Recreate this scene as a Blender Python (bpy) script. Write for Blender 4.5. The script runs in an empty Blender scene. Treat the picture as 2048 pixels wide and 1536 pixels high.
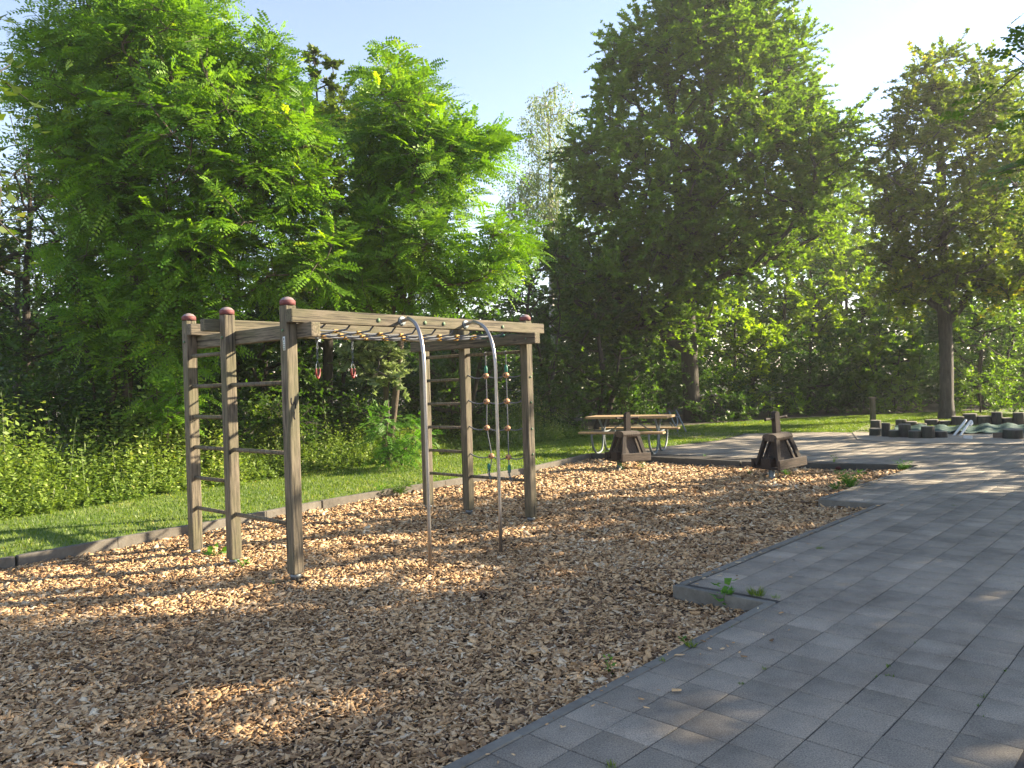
import bpy, bmesh, math, random
import numpy as np
from mathutils import Vector, Matrix

SC = bpy.context.scene
COL = SC.collection
rng = np.random.default_rng(7)
random.seed(7)

# ------------------------------------------------------------------ camera
H = 1.6; FPX = 1538.0
_r = math.atan(0.03); _p = math.radians(0.1)
FW = np.array([0, math.cos(_p), -math.sin(_p)])
_up = np.array([0, math.sin(_p), math.cos(_p)]); _rt = np.array([1.0, 0, 0])
RT = math.cos(_r) * _rt - math.sin(_r) * _up
UP = math.sin(_r) * _rt + math.cos(_r) * _up
cd = bpy.data.cameras.new('camera'); cam = bpy.data.objects.new('camera', cd); COL.objects.link(cam)
cd.sensor_width = 36.0; cd.lens = FPX / 2048 * 36.0; cd.clip_end = 2000; cd.clip_start = 0.05
cam.matrix_world = Matrix(((RT[0], UP[0], -FW[0], 0), (RT[1], UP[1], -FW[1], 0), (RT[2], UP[2], -FW[2], H), (0, 0, 0, 1)))
SC.camera = cam

def ray(x, y): return FW + (x - 1024) / FPX * RT - (y - 768) / FPX * UP
def g(x, y, z=0.1):
    d = ray(x, y); t = (z - H) / d[2]
    return np.array([0, 0, H]) + t * d
def at(x, y, Y):
    d = ray(x, y); return np.array([0, 0, H]) + d * (Y / d[1])

# ------------------------------------------------------------------ light
AZ = math.radians(75); EL = math.radians(24)
w = bpy.data.worlds.new('World'); SC.world = w; w.use_nodes = True
nt = w.node_tree; bg = nt.nodes['Background']
sky = nt.nodes.new('ShaderNodeTexSky'); sky.sky_type = 'NISHITA'; sky.sun_disc = False
sky.sun_elevation = EL; sky.sun_rotation = AZ; sky.air_density = 1.0; sky.dust_density = 0.0; sky.ozone_density = 2.0
tint = nt.nodes.new('ShaderNodeMix'); tint.data_type = 'RGBA'; tint.blend_type = 'MULTIPLY'; tint.inputs[0].default_value = 1.0
tint.inputs[7].default_value = (1.25, 1.0, .90, 1)
nt.links.new(sky.outputs[0], tint.inputs[6]); nt.links.new(tint.outputs[2], bg.inputs[0]); bg.inputs[1].default_value = 0.092
ld = bpy.data.lights.new('sun', 'SUN'); sun = bpy.data.objects.new('sun', ld); COL.objects.link(sun)
ld.energy = 5.0; ld.angle = math.radians(0.5); ld.color = (1.0, 0.84, 0.60)
SD = Vector((math.sin(AZ) * math.cos(EL), math.cos(AZ) * math.cos(EL), math.sin(EL)))
sun.rotation_euler = SD.to_track_quat('Z', 'Y').to_euler()
SC.view_settings.view_transform = 'Standard'; SC.view_settings.look = 'None'
SC.view_settings.exposure = 2.1; SC.view_settings.gamma = 1.0

# ------------------------------------------------------------------ helpers
def tag(o, label=None, cat=None, group=None, kind=None):
    if label: o['label'] = label
    if cat: o['category'] = cat
    if group: o['group'] = group
    if kind: o['kind'] = kind
    return o
def empty(name, loc, label, cat, group=None, rz=0):
    o = bpy.data.objects.new(name, None); COL.objects.link(o); o.empty_display_size = 0.2
    o.location = loc; o.rotation_euler = (0, 0, rz)
    return tag(o, label, cat, group)
def link(name, me, mat=None, parent=None):
    o = bpy.data.objects.new(name, me); COL.objects.link(o)
    if mat:
        for m in (mat if isinstance(mat, (list, tuple)) else [mat]): me.materials.append(m)
    if parent: o.parent = parent
    return o
def npmesh(name, V, Fc, mat, parent=None, rnd=None, off=None, smooth=False):
    """V (N,3), Fc (M,k) uniform polygons; rnd per-face attribute; off = origin of the parent to subtract"""
    V = np.asarray(V, dtype=np.float32).reshape(-1, 3)
    if off is not None: V = V - np.asarray(off, dtype=np.float32)
    Fc = np.asarray(Fc, dtype=np.int32); M, k = Fc.shape
    me = bpy.data.meshes.new(name)
    me.vertices.add(len(V)); me.vertices.foreach_set('co', V.ravel())
    me.loops.add(M * k); me.loops.foreach_set('vertex_index', Fc.ravel())
    me.polygons.add(M); me.polygons.foreach_set('loop_start', np.arange(M, dtype=np.int32) * k)
    if smooth: me.polygons.foreach_set('use_smooth', np.ones(M, dtype=bool))
    me.update(calc_edges=True)
    if rnd is not None:
        a = me.attributes.new('rnd', 'FLOAT', 'FACE'); a.data.foreach_set('value', np.asarray(rnd, dtype=np.float32))
    return link(name, me, mat, parent)
def bmobj(name, bm, mat, parent=None, smooth=False):
    me = bpy.data.meshes.new(name); bm.normal_update(); bm.to_mesh(me); bm.free()
    if smooth:
        for p in me.polygons: p.use_smooth = True
    return link(name, me, mat, parent)
def unit(v):
    v = np.asarray(v, float); return v / (np.linalg.norm(v, axis=-1, keepdims=True) + 1e-9)

def frame_z(p0, p1, roll_ref=(0, 0, 1)):
    """matrix with local Z from p0 to p1, local Y near roll_ref"""
    z = Vector(p1) - Vector(p0); L = z.length; z.normalize()
    ref = Vector(roll_ref)
    if abs(z.dot(ref)) > 0.98: ref = Vector((0, 1, 0)) if abs(z.y) < .9 else Vector((1, 0, 0))
    x = ref.cross(z).normalized(); y = z.cross(x)
    return Matrix(((x.x, y.x, z.x, p0[0]), (x.y, y.y, z.y, p0[1]), (x.z, y.z, z.z, p0[2]), (0, 0, 0, 1))), L
def add_box(bm, sx, sy, z0, z1, M=None, bev=0.0, cx=0, cy=0, mi=0):
    r = bmesh.ops.create_cube(bm, size=1.0); vs = r['verts']
    for v in vs: v.co = Vector((cx + v.co.x * sx, cy + v.co.y * sy, (z0 + z1) / 2 + v.co.z * (z1 - z0)))
    fs = set(f for v in vs for f in v.link_faces)
    if bev > 0:
        es = set(e for v in vs for e in v.link_edges)
        rb = bmesh.ops.bevel(bm, geom=list(es), offset=bev, segments=2, affect='EDGES', profile=0.6)
        vs = list(set(v for f in rb['faces'] for v in f.verts) | set(v for v in vs if v.is_valid))
        fs = set(f for v in vs for f in v.link_faces)
    if M is not None:
        for v in vs: v.co = M @ v.co
    for f in fs: f.material_index = mi
    return vs
def box_part(name, p0, p1, sx, sy, mat, parent=None, bev=0.006, ref=(0, 0, 1), inv=None):
    """box whose local Z runs p0->p1; kept as an object transform so the grain follows it"""
    M, L = frame_z(p0, p1, ref)
    bm = bmesh.new(); add_box(bm, sx, sy, 0, L, bev=bev)
    o = bmobj(name, bm, mat, parent)
    o.matrix_local = (inv @ M) if inv is not None else M
    return o
def tube_np(paths, sides=8):
    """paths: list of (pts (n,3), radii (n,)) -> V,F with capped-looking ends"""
    VV = []; FF = []; b = 0
    ang = np.arange(sides) / sides * 2 * np.pi
    for pts, rad in paths:
        pts = np.asarray(pts, float); rad = np.broadcast_to(np.asarray(rad, float), (len(pts),)).copy()
        pts = np.vstack([pts[:1], pts, pts[-1:]]); rad = np.concatenate([[1e-4], rad, [1e-4]])
        t = np.gradient(pts[1:-1], axis=0); t = unit(np.vstack([t[:1], t, t[-1:]]))
        ref = np.array([0, 0, 1.0]) if abs(t[0][2]) < .9 else np.array([1.0, 0, 0])
        s = unit(np.cross(t[0], ref)); ring = []
        for i in range(len(pts)):
            s = unit(s - np.dot(s, t[i]) * t[i]); q = np.cross(t[i], s)
            ring.append(pts[i] + rad[i] * (np.cos(ang)[:, None] * s + np.sin(ang)[:, None] * q))
        VV.append(np.vstack(ring)); n = len(pts)
        i = np.arange(n - 1)[:, None] * sides; j = np.arange(sides)[None, :]; j2 = (j + 1) % sides
        f = np.stack([i + j, i + j2, i + sides + j2, i + sides + j], -1).reshape(-1, 4) + b
        FF.append(f); b += n * sides
    return np.vstack(VV), np.vstack(FF)
def tube(name, pts, rad, mat, parent=None, sides=10, off=None):
    V, F = tube_np([(pts, rad)], sides); return npmesh(name, V, F, mat, parent, off=off, smooth=True)
def smooth_path(P, n=8):
    P = np.asarray(P, float); Q = [P[0]]
    for i in range(len(P) - 1):
        p0 = P[max(i - 1, 0)]; p1 = P[i]; p2 = P[i + 1]; p3 = P[min(i + 2, len(P) - 1)]
        for k in range(1, n + 1):
            t = k / n
            Q.append(.5 * ((2 * p1) + (-p0 + p2) * t + (2 * p0 - 5 * p1 + 4 * p2 - p3) * t * t + (-p0 + 3 * p1 - 3 * p2 + p3) * t ** 3))
    return np.array(Q)
def lathe_bm(bm, prof, seg=20, M=None, mi=None):
    rings = []
    for r, z in prof:
        rings.append([bm.verts.new((r * math.cos(2 * math.pi * k / seg), r * math.sin(2 * math.pi * k / seg), z)) for k in range(seg)])
    if M is not None:
        for rg in rings:
            for v in rg: v.co = M @ v.co
    for i in range(len(rings) - 1):
        for k in range(seg):
            f = bm.faces.new((rings[i][k], rings[i][(k + 1) % seg], rings[i + 1][(k + 1) % seg], rings[i + 1][k]))
            f.smooth = True
            if mi: f.material_index = mi[i]
    try:
        bm.faces.new(rings[0][::-1]); f = bm.faces.new(rings[-1])
        if mi: f.material_index = mi[-1]
    except Exception: pass

# ------------------------------------------------------------------ materials
def newmat(name):
    m = bpy.data.materials.new(name); m.use_nodes = True
    return m, m.node_tree, m.node_tree.nodes, m.node_tree.links, m.node_tree.nodes['Principled BSDF']
def ramp(N, stops):
    r = N.new('ShaderNodeValToRGB'); e = r.color_ramp.elements
    while len(e) < len(stops): e.new(0.5)
    for i, (p, c) in enumerate(stops): e[i].position = p; e[i].color = (*c, 1)
    return r
def noise(N, L, coord, scale, detail=4, rough=.55, mapping=None):
    n = N.new('ShaderNodeTexNoise'); n.inputs['Scale'].default_value = scale; n.inputs['Detail'].default_value = detail
    n.inputs['Roughness'].default_value = rough
    if mapping:
        mp = N.new('ShaderNodeMapping'); mp.inputs['Scale'].default_value = mapping; L.new(coord, mp.inputs[0]); L.new(mp.outputs[0], n.inputs['Vector'])
    else: L.new(coord, n.inputs['Vector'])
    return n
def mixc(N, L, a, b, f, mode='MIX'):
    m = N.new('ShaderNodeMix'); m.data_type = 'RGBA'; m.blend_type = mode
    for s, v in ((0, f), (6, a), (7, b)):
        if hasattr(v, 'links') or hasattr(v, 'is_output'): L.new(v, m.inputs[s])
        elif isinstance(v, (int, float)): m.inputs[s].default_value = v
        else: m.inputs[s].default_value = (*v, 1)
    return m.outputs[2]
def bump(N, L, h, p, strength, dist=0.01):
    b = N.new('ShaderNodeBump'); b.inputs['Strength'].default_value = strength; b.inputs['Distance'].default_value = dist
    L.new(h, b.inputs['Height']); L.new(b.outputs[0], p.inputs['Normal'])

def leaf_mat(name, c1, c2, c3=None, trans=0.45, tcol=(1.3, 1.5, .6), rough=.5):
    m, t, N, L, p = newmat(name)
    at_ = N.new('ShaderNodeAttribute'); at_.attribute_name = 'rnd'
    st = [(0, c1), (1, c2)] if c3 is None else [(0, c1), (.75, c2), (1, c3)]
    r = ramp(N, st); L.new(at_.outputs['Fac'], r.inputs[0])
    L.new(r.outputs[0], p.inputs['Base Color']); p.inputs['Roughness'].default_value = rough
    p.inputs['Specular IOR Level'].default_value = 0.35
    tr = N.new('ShaderNodeBsdfTranslucent')
    tc = mixc(N, L, r.outputs[0], tcol, 1.0, 'MULTIPLY'); L.new(tc, tr.inputs[0])
    ms = N.new('ShaderNodeMixShader'); ms.inputs[0].default_value = trans
    L.new(p.outputs[0], ms.inputs[1]); L.new(tr.outputs[0], ms.inputs[2])
    L.new(ms.outputs[0], N['Material Output'].inputs[0])
    return m
def bark_mat(name, c1, c2, scale=6):
    m, t, N, L, p = newmat(name); tc = N.new('ShaderNodeTexCoord')
    n = noise(N, L, tc.outputs['Object'], scale, 6, .6, (3, 3, .6))
    r = ramp(N, [(.3, c1), (.7, c2)]); L.new(n.outputs[0], r.inputs[0]); L.new(r.outputs[0], p.inputs['Base Color'])
    p.inputs['Roughness'].default_value = .9; bump(N, L, n.outputs[0], p, .8, .03); return m
def plain(name, col, rough=.6, metal=0.0, nscale=30, var=.15, b=.2):
    m, t, N, L, p = newmat(name); tc = N.new('ShaderNodeTexCoord')
    n = noise(N, L, tc.outputs['Object'], nscale, 5, .6)
    d = tuple(c * (1 - var) for c in col); e = tuple(min(1, c * (1 + var)) for c in col)
    r = ramp(N, [(.3, d), (.7, e)]); L.new(n.outputs[0], r.inputs[0]); L.new(r.outputs[0], p.inputs['Base Color'])
    p.inputs['Roughness'].default_value = rough; p.inputs['Metallic'].default_value = metal
    if b: bump(N, L, n.outputs[0], p, b, .004)
    return m
def wood_mat(name, dark, light, green=None, gscale=14, crack=.5):
    """weathered timber, grain along local Z"""
    m, t, N, L, p = newmat(name); tc = N.new('ShaderNodeTexCoord'); oi = N.new('ShaderNodeObjectInfo')
    ad = N.new('ShaderNodeVectorMath'); ad.operation = 'ADD'; sc = N.new('ShaderNodeVectorMath'); sc.operation = 'SCALE'
    cb = N.new('ShaderNodeCombineXYZ'); 
    for i in range(3): L.new(oi.outputs['Random'], cb.inputs[i])
    L.new(cb.outputs[0], sc.inputs[0]); sc.inputs['Scale'].default_value = 37.0
    L.new(tc.outputs['Object'], ad.inputs[0]); L.new(sc.outputs[0], ad.inputs[1]); co = ad.outputs[0]
    n1 = noise(N, L, co, gscale, 6, .65, (5, 5, .35))
    n2 = noise(N, L, co, 2.2, 3, .5, (2, 2, .8))
    n3 = noise(N, L, co, 9, 2, .4, (7, 7, .16))
    r1 = ramp(N, [(.36, dark), (.62, light)]); L.new(n1.outputs[0], r1.inputs[0])
    col = r1.outputs[0]
    if green:
        r2 = ramp(N, [(.42, (0, 0, 0)), (.62, (1, 1, 1))]); L.new(n2.outputs[0], r2.inputs[0])
        mm = N.new('ShaderNodeMath'); mm.operation = 'MULTIPLY'; mm.inputs[1].default_value = .55; L.new(r2.outputs[0], mm.inputs[0])
        col = mixc(N, L, col, green, mm.outputs[0])
    r3 = ramp(N, [(.35, (1, 1, 1)), (.40, (0, 0, 0))]); L.new(n3.outputs[0], r3.inputs[0])
    m3 = N.new('ShaderNodeMath'); m3.operation = 'MULTIPLY'; m3.inputs[1].default_value = crack; L.new(r3.outputs[0], m3.inputs[0])
    col = mixc(N, L, col, (.02, .015, .01), m3.outputs[0])
    vk = N.new('ShaderNodeTexVoronoi'); vk.inputs['Scale'].default_value = 3.2; mk = N.new('ShaderNodeMapping'); mk.inputs['Scale'].default_value = (2.2, 2.2, .8); L.new(co, mk.inputs[0]); L.new(mk.outputs[0], vk.inputs['Vector'])
    rk = ramp(N, [(.055, (.75, .75, .75)), (.10, (0, 0, 0))]); L.new(vk.outputs['Distance'], rk.inputs[0]); col = mixc(N, L, col, (.03, .02, .014), rk.outputs[0])
    hv = N.new('ShaderNodeMath'); hv.operation = 'MULTIPLY_ADD'; hv.inputs[1].default_value = .3; hv.inputs[2].default_value = .85
    L.new(oi.outputs['Random'], hv.inputs[0])
    col = mixc(N, L, col, hv.outputs[0], 1.0, 'MULTIPLY')
    L.new(col, p.inputs['Base Color']); p.inputs['Roughness'].default_value = .85
    bump(N, L, n1.outputs[0], p, .5, .004); return m

M_post = wood_mat('weathered_timber', (.05, .041, .029), (.19, .157, .11), (.09, .09, .042), 14, .85)
M_darkwood = wood_mat('dark_stained_wood', (.014, .011, .010), (.045, .032, .026), None, 20, .4)
M_palewood = wood_mat('sunworn_wood', (.08, .062, .048), (.20, .155, .12), None, 20, .4)
M_midwood = wood_mat('stained_wood_mid', (.035, .028, .023), (.11, .085, .068), None, 20, .4)  # mid tone, lighter than the dark stained wood
M_plank = wood_mat('table_plank', (.26, .17, .08), (.38, .26, .14), None, 20, .2)
M_red = plain('faded_red_plastic', (.15, .045, .045), .75)
M_capTop = plain('bleached_plastic', (.22, .17, .17), .8)
M_steel = plain('brushed_steel', (.36, .34, .33), .38, 1.0, 60, .1, .05)
M_galv = plain('galvanised_steel', (.17, .20, .22), .6, .3, 25, .2, .1)
M_rope = plain('grey_rope', (.13, .14, .16), .9, 0, 300, .35, .6)
M_yellow = plain('yellow_clamp', (.36, .19, .02), .6)
M_teal = plain('teal_sleeve', (.012, .15, .11), .55)
M_ball = plain('pale_wood_ball', (.42, .22, .11), .6)
M_handle = plain('red_handle', (.16, .018, .018), .5)
M_green_cap = plain('green_bolt_cap', (.10, .17, .09), .6)
M_conc = plain('old_concrete', (.19, .185, .17), .9, 0, 18, .35, .5)
M_white = plain('white_paint', (.72, .72, .72), .5)
M_sticker = plain('sticker_white', (.6, .62, .6), .5, 0, 20, .03, 0)
M_black = plain('black_marker', (.01, .01, .015), .6, 0, 20, .1, 0)
M_grey_sleeve = plain('post_shoe', (.16, .18, .20), .5, .5)

# ------------------------------------------------------------------ playground frame
EU = np.array([.685, .728]); EN = np.array([-.728, .685])
def P2(u, n): return u * EU + n * EN
def un(x, y): return np.array([x * .685 + y * .728, -x * .728 + y * .685])

REAR = [P2(-6, 7.6), P2(2.03, 8.39), P2(3.89, 8.59), P2(5.65, 8.87), P2(6.98, 8.97), P2(9.85, 9.02), P2(12.45, 9.6)]
def lift(Z, pts): return [(p[0], p[1], Z) for p in pts]

def sheet(name, pts, z, mat, kind='structure', thick=0.0):
    bm = bmesh.new(); vs = [bm.verts.new((p[0], p[1], z)) for p in pts]; f = bm.faces.new(vs)
    bmesh.ops.triangulate(bm, faces=[f])
    for f in bm.faces:
        if f.normal.z < 0: f.normal_flip()
    return tag(bmobj(name, bm, mat), kind=kind)

def ground_mat(name, stops, scale, s2=1.5, b=.5, dist=.02, big=None):
    m, t, N, L, p = newmat(name); tc = N.new('ShaderNodeTexCoord')
    n = noise(N, L, tc.outputs['Object'], scale, 8, .7)
    n2 = noise(N, L, tc.outputs['Object'], s2, 4, .6)
    mx = N.new('ShaderNodeMath'); mx.operation = 'MULTIPLY_ADD'; mx.inputs[1].default_value = .6; L.new(n2.outputs[0], mx.inputs[0])
    m5 = N.new('ShaderNodeMath'); m5.operation = 'MULTIPLY'; m5.inputs[1].default_value = .5; L.new(n.outputs[0], m5.inputs[0]); L.new(m5.outputs[0], mx.inputs[2])
    r = ramp(N, stops); L.new(mx.outputs[0], r.inputs[0]); L.new(r.outputs[0], p.inputs['Base Color'])
    p.inputs['Roughness'].default_value = .95; bump(N, L, n.outputs[0], p, b, dist); return m
M_soil = ground_mat('forest_soil', [(.35, (.025, .02, .012)), (.6, (.06, .05, .025)), (.75, (.05, .07, .02))], 9)
M_lawn = ground_mat('lawn_ground', [(.38, (.06, .10, .02)), (.55, (.11, .17, .03)), (.75, (.18, .21, .06))], 40, .8)
M_chipbed = ground_mat('chip_bed', [(.35, (.03, .018, .011)), (.6, (.11, .065, .035))], 60, 2, .6, .02)
M_path = ground_mat('dirt', [(.35, (.13, .10, .075)), (.65, (.26, .21, .16))], 25, 1.2)
M_sand = ground_mat('pale_sand', [(.35, (.20, .17, .13)), (.65, (.36, .31, .25))], 30, 1.0)

sheet('ground', [(-500, -300), (500, -300), (500, 900), (-500, 900)], -0.06, M_soil)
far_edge = [g(1180, 908)[:2], g(1330, 893)[:2], g(1440, 880)[:2], g(1490, 867)[:2], g(1640, 864)[:2], g(1775, 866)[:2]]
sheet('lawn', REAR + far_edge + [(17, 21), (60, 22), (60, 120), (-120, 120), (-120, -8)], 0.10, M_lawn)
BACK = [(-9.0, 6.0), (-7.2, 8.1), (-6.39, 9.53), (-5.4, 11.2), (-4.38, 12.72), (-2.9, 14.8), (-1.39, 16.75), (.92, 19.47), (3.2, 22.2), (6.5, 24.6), (10, 26.2), (16, 27.5), (30, 28)]
sheet('woodland_floor', [(-119, 4)] + BACK + [(59, 30), (59, 119), (-119, 119)], 0.104, M_soil)
sheet('dirt_path', [g(1195, 870)[:2], g(1250, 874)[:2], g(1340, 873)[:2], g(1440, 879)[:2], g(1489, 867)[:2], g(1420, 864)[:2], g(1300, 864)[:2], g(1200, 864)[:2]], 0.108, M_path)

# chip bed: undulating grid in (u, n)
def hash_noise(x, y, s):
    return (np.sin(x * 1.7 * s + 3.1) * np.cos(y * 1.3 * s - 1.7) + .6 * np.sin(x * 3.9 * s + y * 2.7 * s) + .4 * np.cos(x * 5.3 * s - y * 4.1 * s + .7)) / 2
def front_n(u): return np.where(u < 4.85, 2.29, np.where(u < 9.22, 2.99, 3.67))
def rear_n(u): return np.interp(u, [-6, 2.03, 3.89, 5.65, 6.98, 9.85, 12.45], [7.6, 8.39, 8.59, 8.87, 8.97, 9.02, 9.6])
def back_u(n): return np.interp(n, [3.67, 6.28, 9.6], [13.14, 12.4, 12.45])
def chip_h(x, y):
    u = x * .685 + y * .728; n = -x * .728 + y * .685
    d = n - front_n(u)
    rise = .06 * np.exp(-np.clip(d, 0, 9) / .35)
    # dips below the little retaining faces of the notches
    for uc in (4.85, 9.22):
        rise -= .05 * np.exp(-((u - uc + .25) / .35) ** 2) * np.exp(-np.clip(d, 0, 9) / .5)
    return rise + .018 * hash_noise(x, y, 1.0) + .012 * hash_noise(x, y, 3.1)
def chipgrid():
    us = np.arange(-6, 13.3, .12); k = 64; V = []; 
    for u in us:
        n0 = front_n(np.array(u)) - .02; n1 = rear_n(u) + .03
        for n in np.linspace(float(n0), float(n1), k):
            uu = min(u, float(back_u(n)) + .03); q = P2(uu, n); V.append((q[0], q[1], float(chip_h(q[0], q[1])) - .012))
    V = np.array(V); i = np.arange(len(us) - 1)[:, None] * k; j = np.arange(k - 1)[None]
    F = np.stack([i + j, i + k + j, i + k + j + 1, i + j + 1], -1).reshape(-1, 4)
    F = F[:, ::-1]
    o = npmesh('chip_bed', V, F, M_chipbed, smooth=True); tag(o, kind='structure')
chipgrid()

# loose wood chips
def chips(bands):
    m, t, N, L, p = newmat('wood_chip')
    a = N.new('ShaderNodeAttribute'); a.attribute_name = 'rnd'
    r = ramp(N, [(0, (.045, .026, .015)), (.18, (.21, .118, .055)), (.42, (.50, .305, .145)), (.68, (.70, .46, .235)), (.86, (.60, .46, .30)), (1, (.82, .68, .47))])
    L.new(a.outputs['Fac'], r.inputs[0]); tc = N.new('ShaderNodeTexCoord')
    n = noise(N, L, tc.outputs['Object'], 90, 3, .6); rr = ramp(N, [(.3, (.7, .7, .7)), (.7, (1.1, 1.1, 1.1))]); L.new(n.outputs[0], rr.inputs[0])
    L.new(mixc(N, L, r.outputs[0], rr.outputs[0], 1.0, 'MULTIPLY'), p.inputs['Base Color']); p.inputs['Roughness'].default_value = .85
    XY = []; S = []
    for (y0, y1, dens, sc) in bands:
        # visible trapezoid of this depth band
        A = (y1 - y0) * (2 * .72 * y1); n_ = int(A * dens)
        x = rng.uniform(-.72 * y1, .72 * y1, n_); y = rng.uniform(y0, y1, n_)
        u = x * .685 + y * .728; nn = -x * .728 + y * .685
        ok = (nn > front_n(u) + .01) & (nn < rear_n(u) - .02) & (u < back_u(nn) - .02) & (np.abs(x) < .70 * y + .35)
        ok &= ~((u > 4.85 - .03) & (u < 4.85 + .03) & (nn < 3.02)) 
        XY.append(np.stack([x[ok], y[ok]], 1)); S.append(np.full(ok.sum(), sc))
    XY = np.vstack(XY); S = np.concatenate(S); n = len(XY)
    # a few spilled on the kerb and slabs
    ks = 150; uu = rng.uniform(2.0, 12, ks); nn = front_n(uu) - np.abs(rng.exponential(.12, ks)) - .02; q = uu[:, None] * EU + nn[:, None] * EN
    z = chip_h(XY[:, 0], XY[:, 1]) + rng.uniform(-.004, .022, n)
    XY = np.vstack([XY, q]); S = np.concatenate([S, np.full(ks, .7)]); z = np.concatenate([z, np.full(ks, .112)]); n = len(XY)
    L_ = rng.lognormal(math.log(.028), .42, n).clip(.01, .065) * S; W_ = L_ * rng.uniform(.22, .62, n); T_ = rng.uniform(.0015, .005, n) * S
    yaw = rng.uniform(0, 2 * np.pi, n); tilt = rng.normal(0, .32, n); roll = rng.normal(0, .4, n)
    tilt[-ks:] *= .1; roll[-ks:] *= .1
    ax = np.stack([np.cos(yaw) * np.cos(tilt), np.sin(yaw) * np.cos(tilt), np.sin(tilt)], 1)
    s0 = np.stack([-np.sin(yaw), np.cos(yaw), np.zeros(n)], 1); u0 = np.cross(ax, s0)
    s = s0 * np.cos(roll)[:, None] + u0 * np.sin(roll)[:, None]; nu = np.cross(ax, s)
    c = np.stack([XY[:, 0], XY[:, 1], z], 1)
    # top outline: irregular quad, skewed ends
    k1 = rng.uniform(-.35, .35, n); k2 = rng.uniform(-.35, .35, n); ta = rng.uniform(.5, 1, n)
    cs = [(-1 + k1, -1 * ta), (1 + k2, -1 + 0 * k1), (1 - k2, 1 + 0 * k1), (-1 - k1, ta)]
    top = [c + ax * (L_ * .5 * a_)[:, None] + s * (W_ * .5 * b_)[:, None] + nu * (T_ * .5)[:, None] for a_, b_ in cs]
    bot = [v - nu * T_[:, None] for v in top]
    V = np.stack(top + bot, 1).reshape(-1, 3); b = (np.arange(n) * 8)[:, None]
    F = np.concatenate([b + np.array(q)[None] for q in ((0, 1, 2, 3), (0, 4, 5, 1), (1, 5, 6, 2), (2, 6, 7, 3), (3, 7, 4, 0))], 1).reshape(-1, 4)
    rv = np.clip(rng.beta(1.5, 1.6, n) + .10 * hash_noise(XY[:, 0] * .9, XY[:, 1] * .9, 1.3), 0, 1)
    o = npmesh('wood_chips', V, F, m, rnd=np.repeat(rv, 5)); tag(o, kind='stuff')
    o['label'] = 'loose pale and brown wood chips covering the playground bed'
chips([(2.4, 4.0, 5200, 1.0), (4.0, 5.5, 4200, 1.05), (5.5, 7.5, 3000, 1.15), (7.5, 10.5, 1500, 1.45), (10.5, 16.5, 750, 1.9)])

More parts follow.
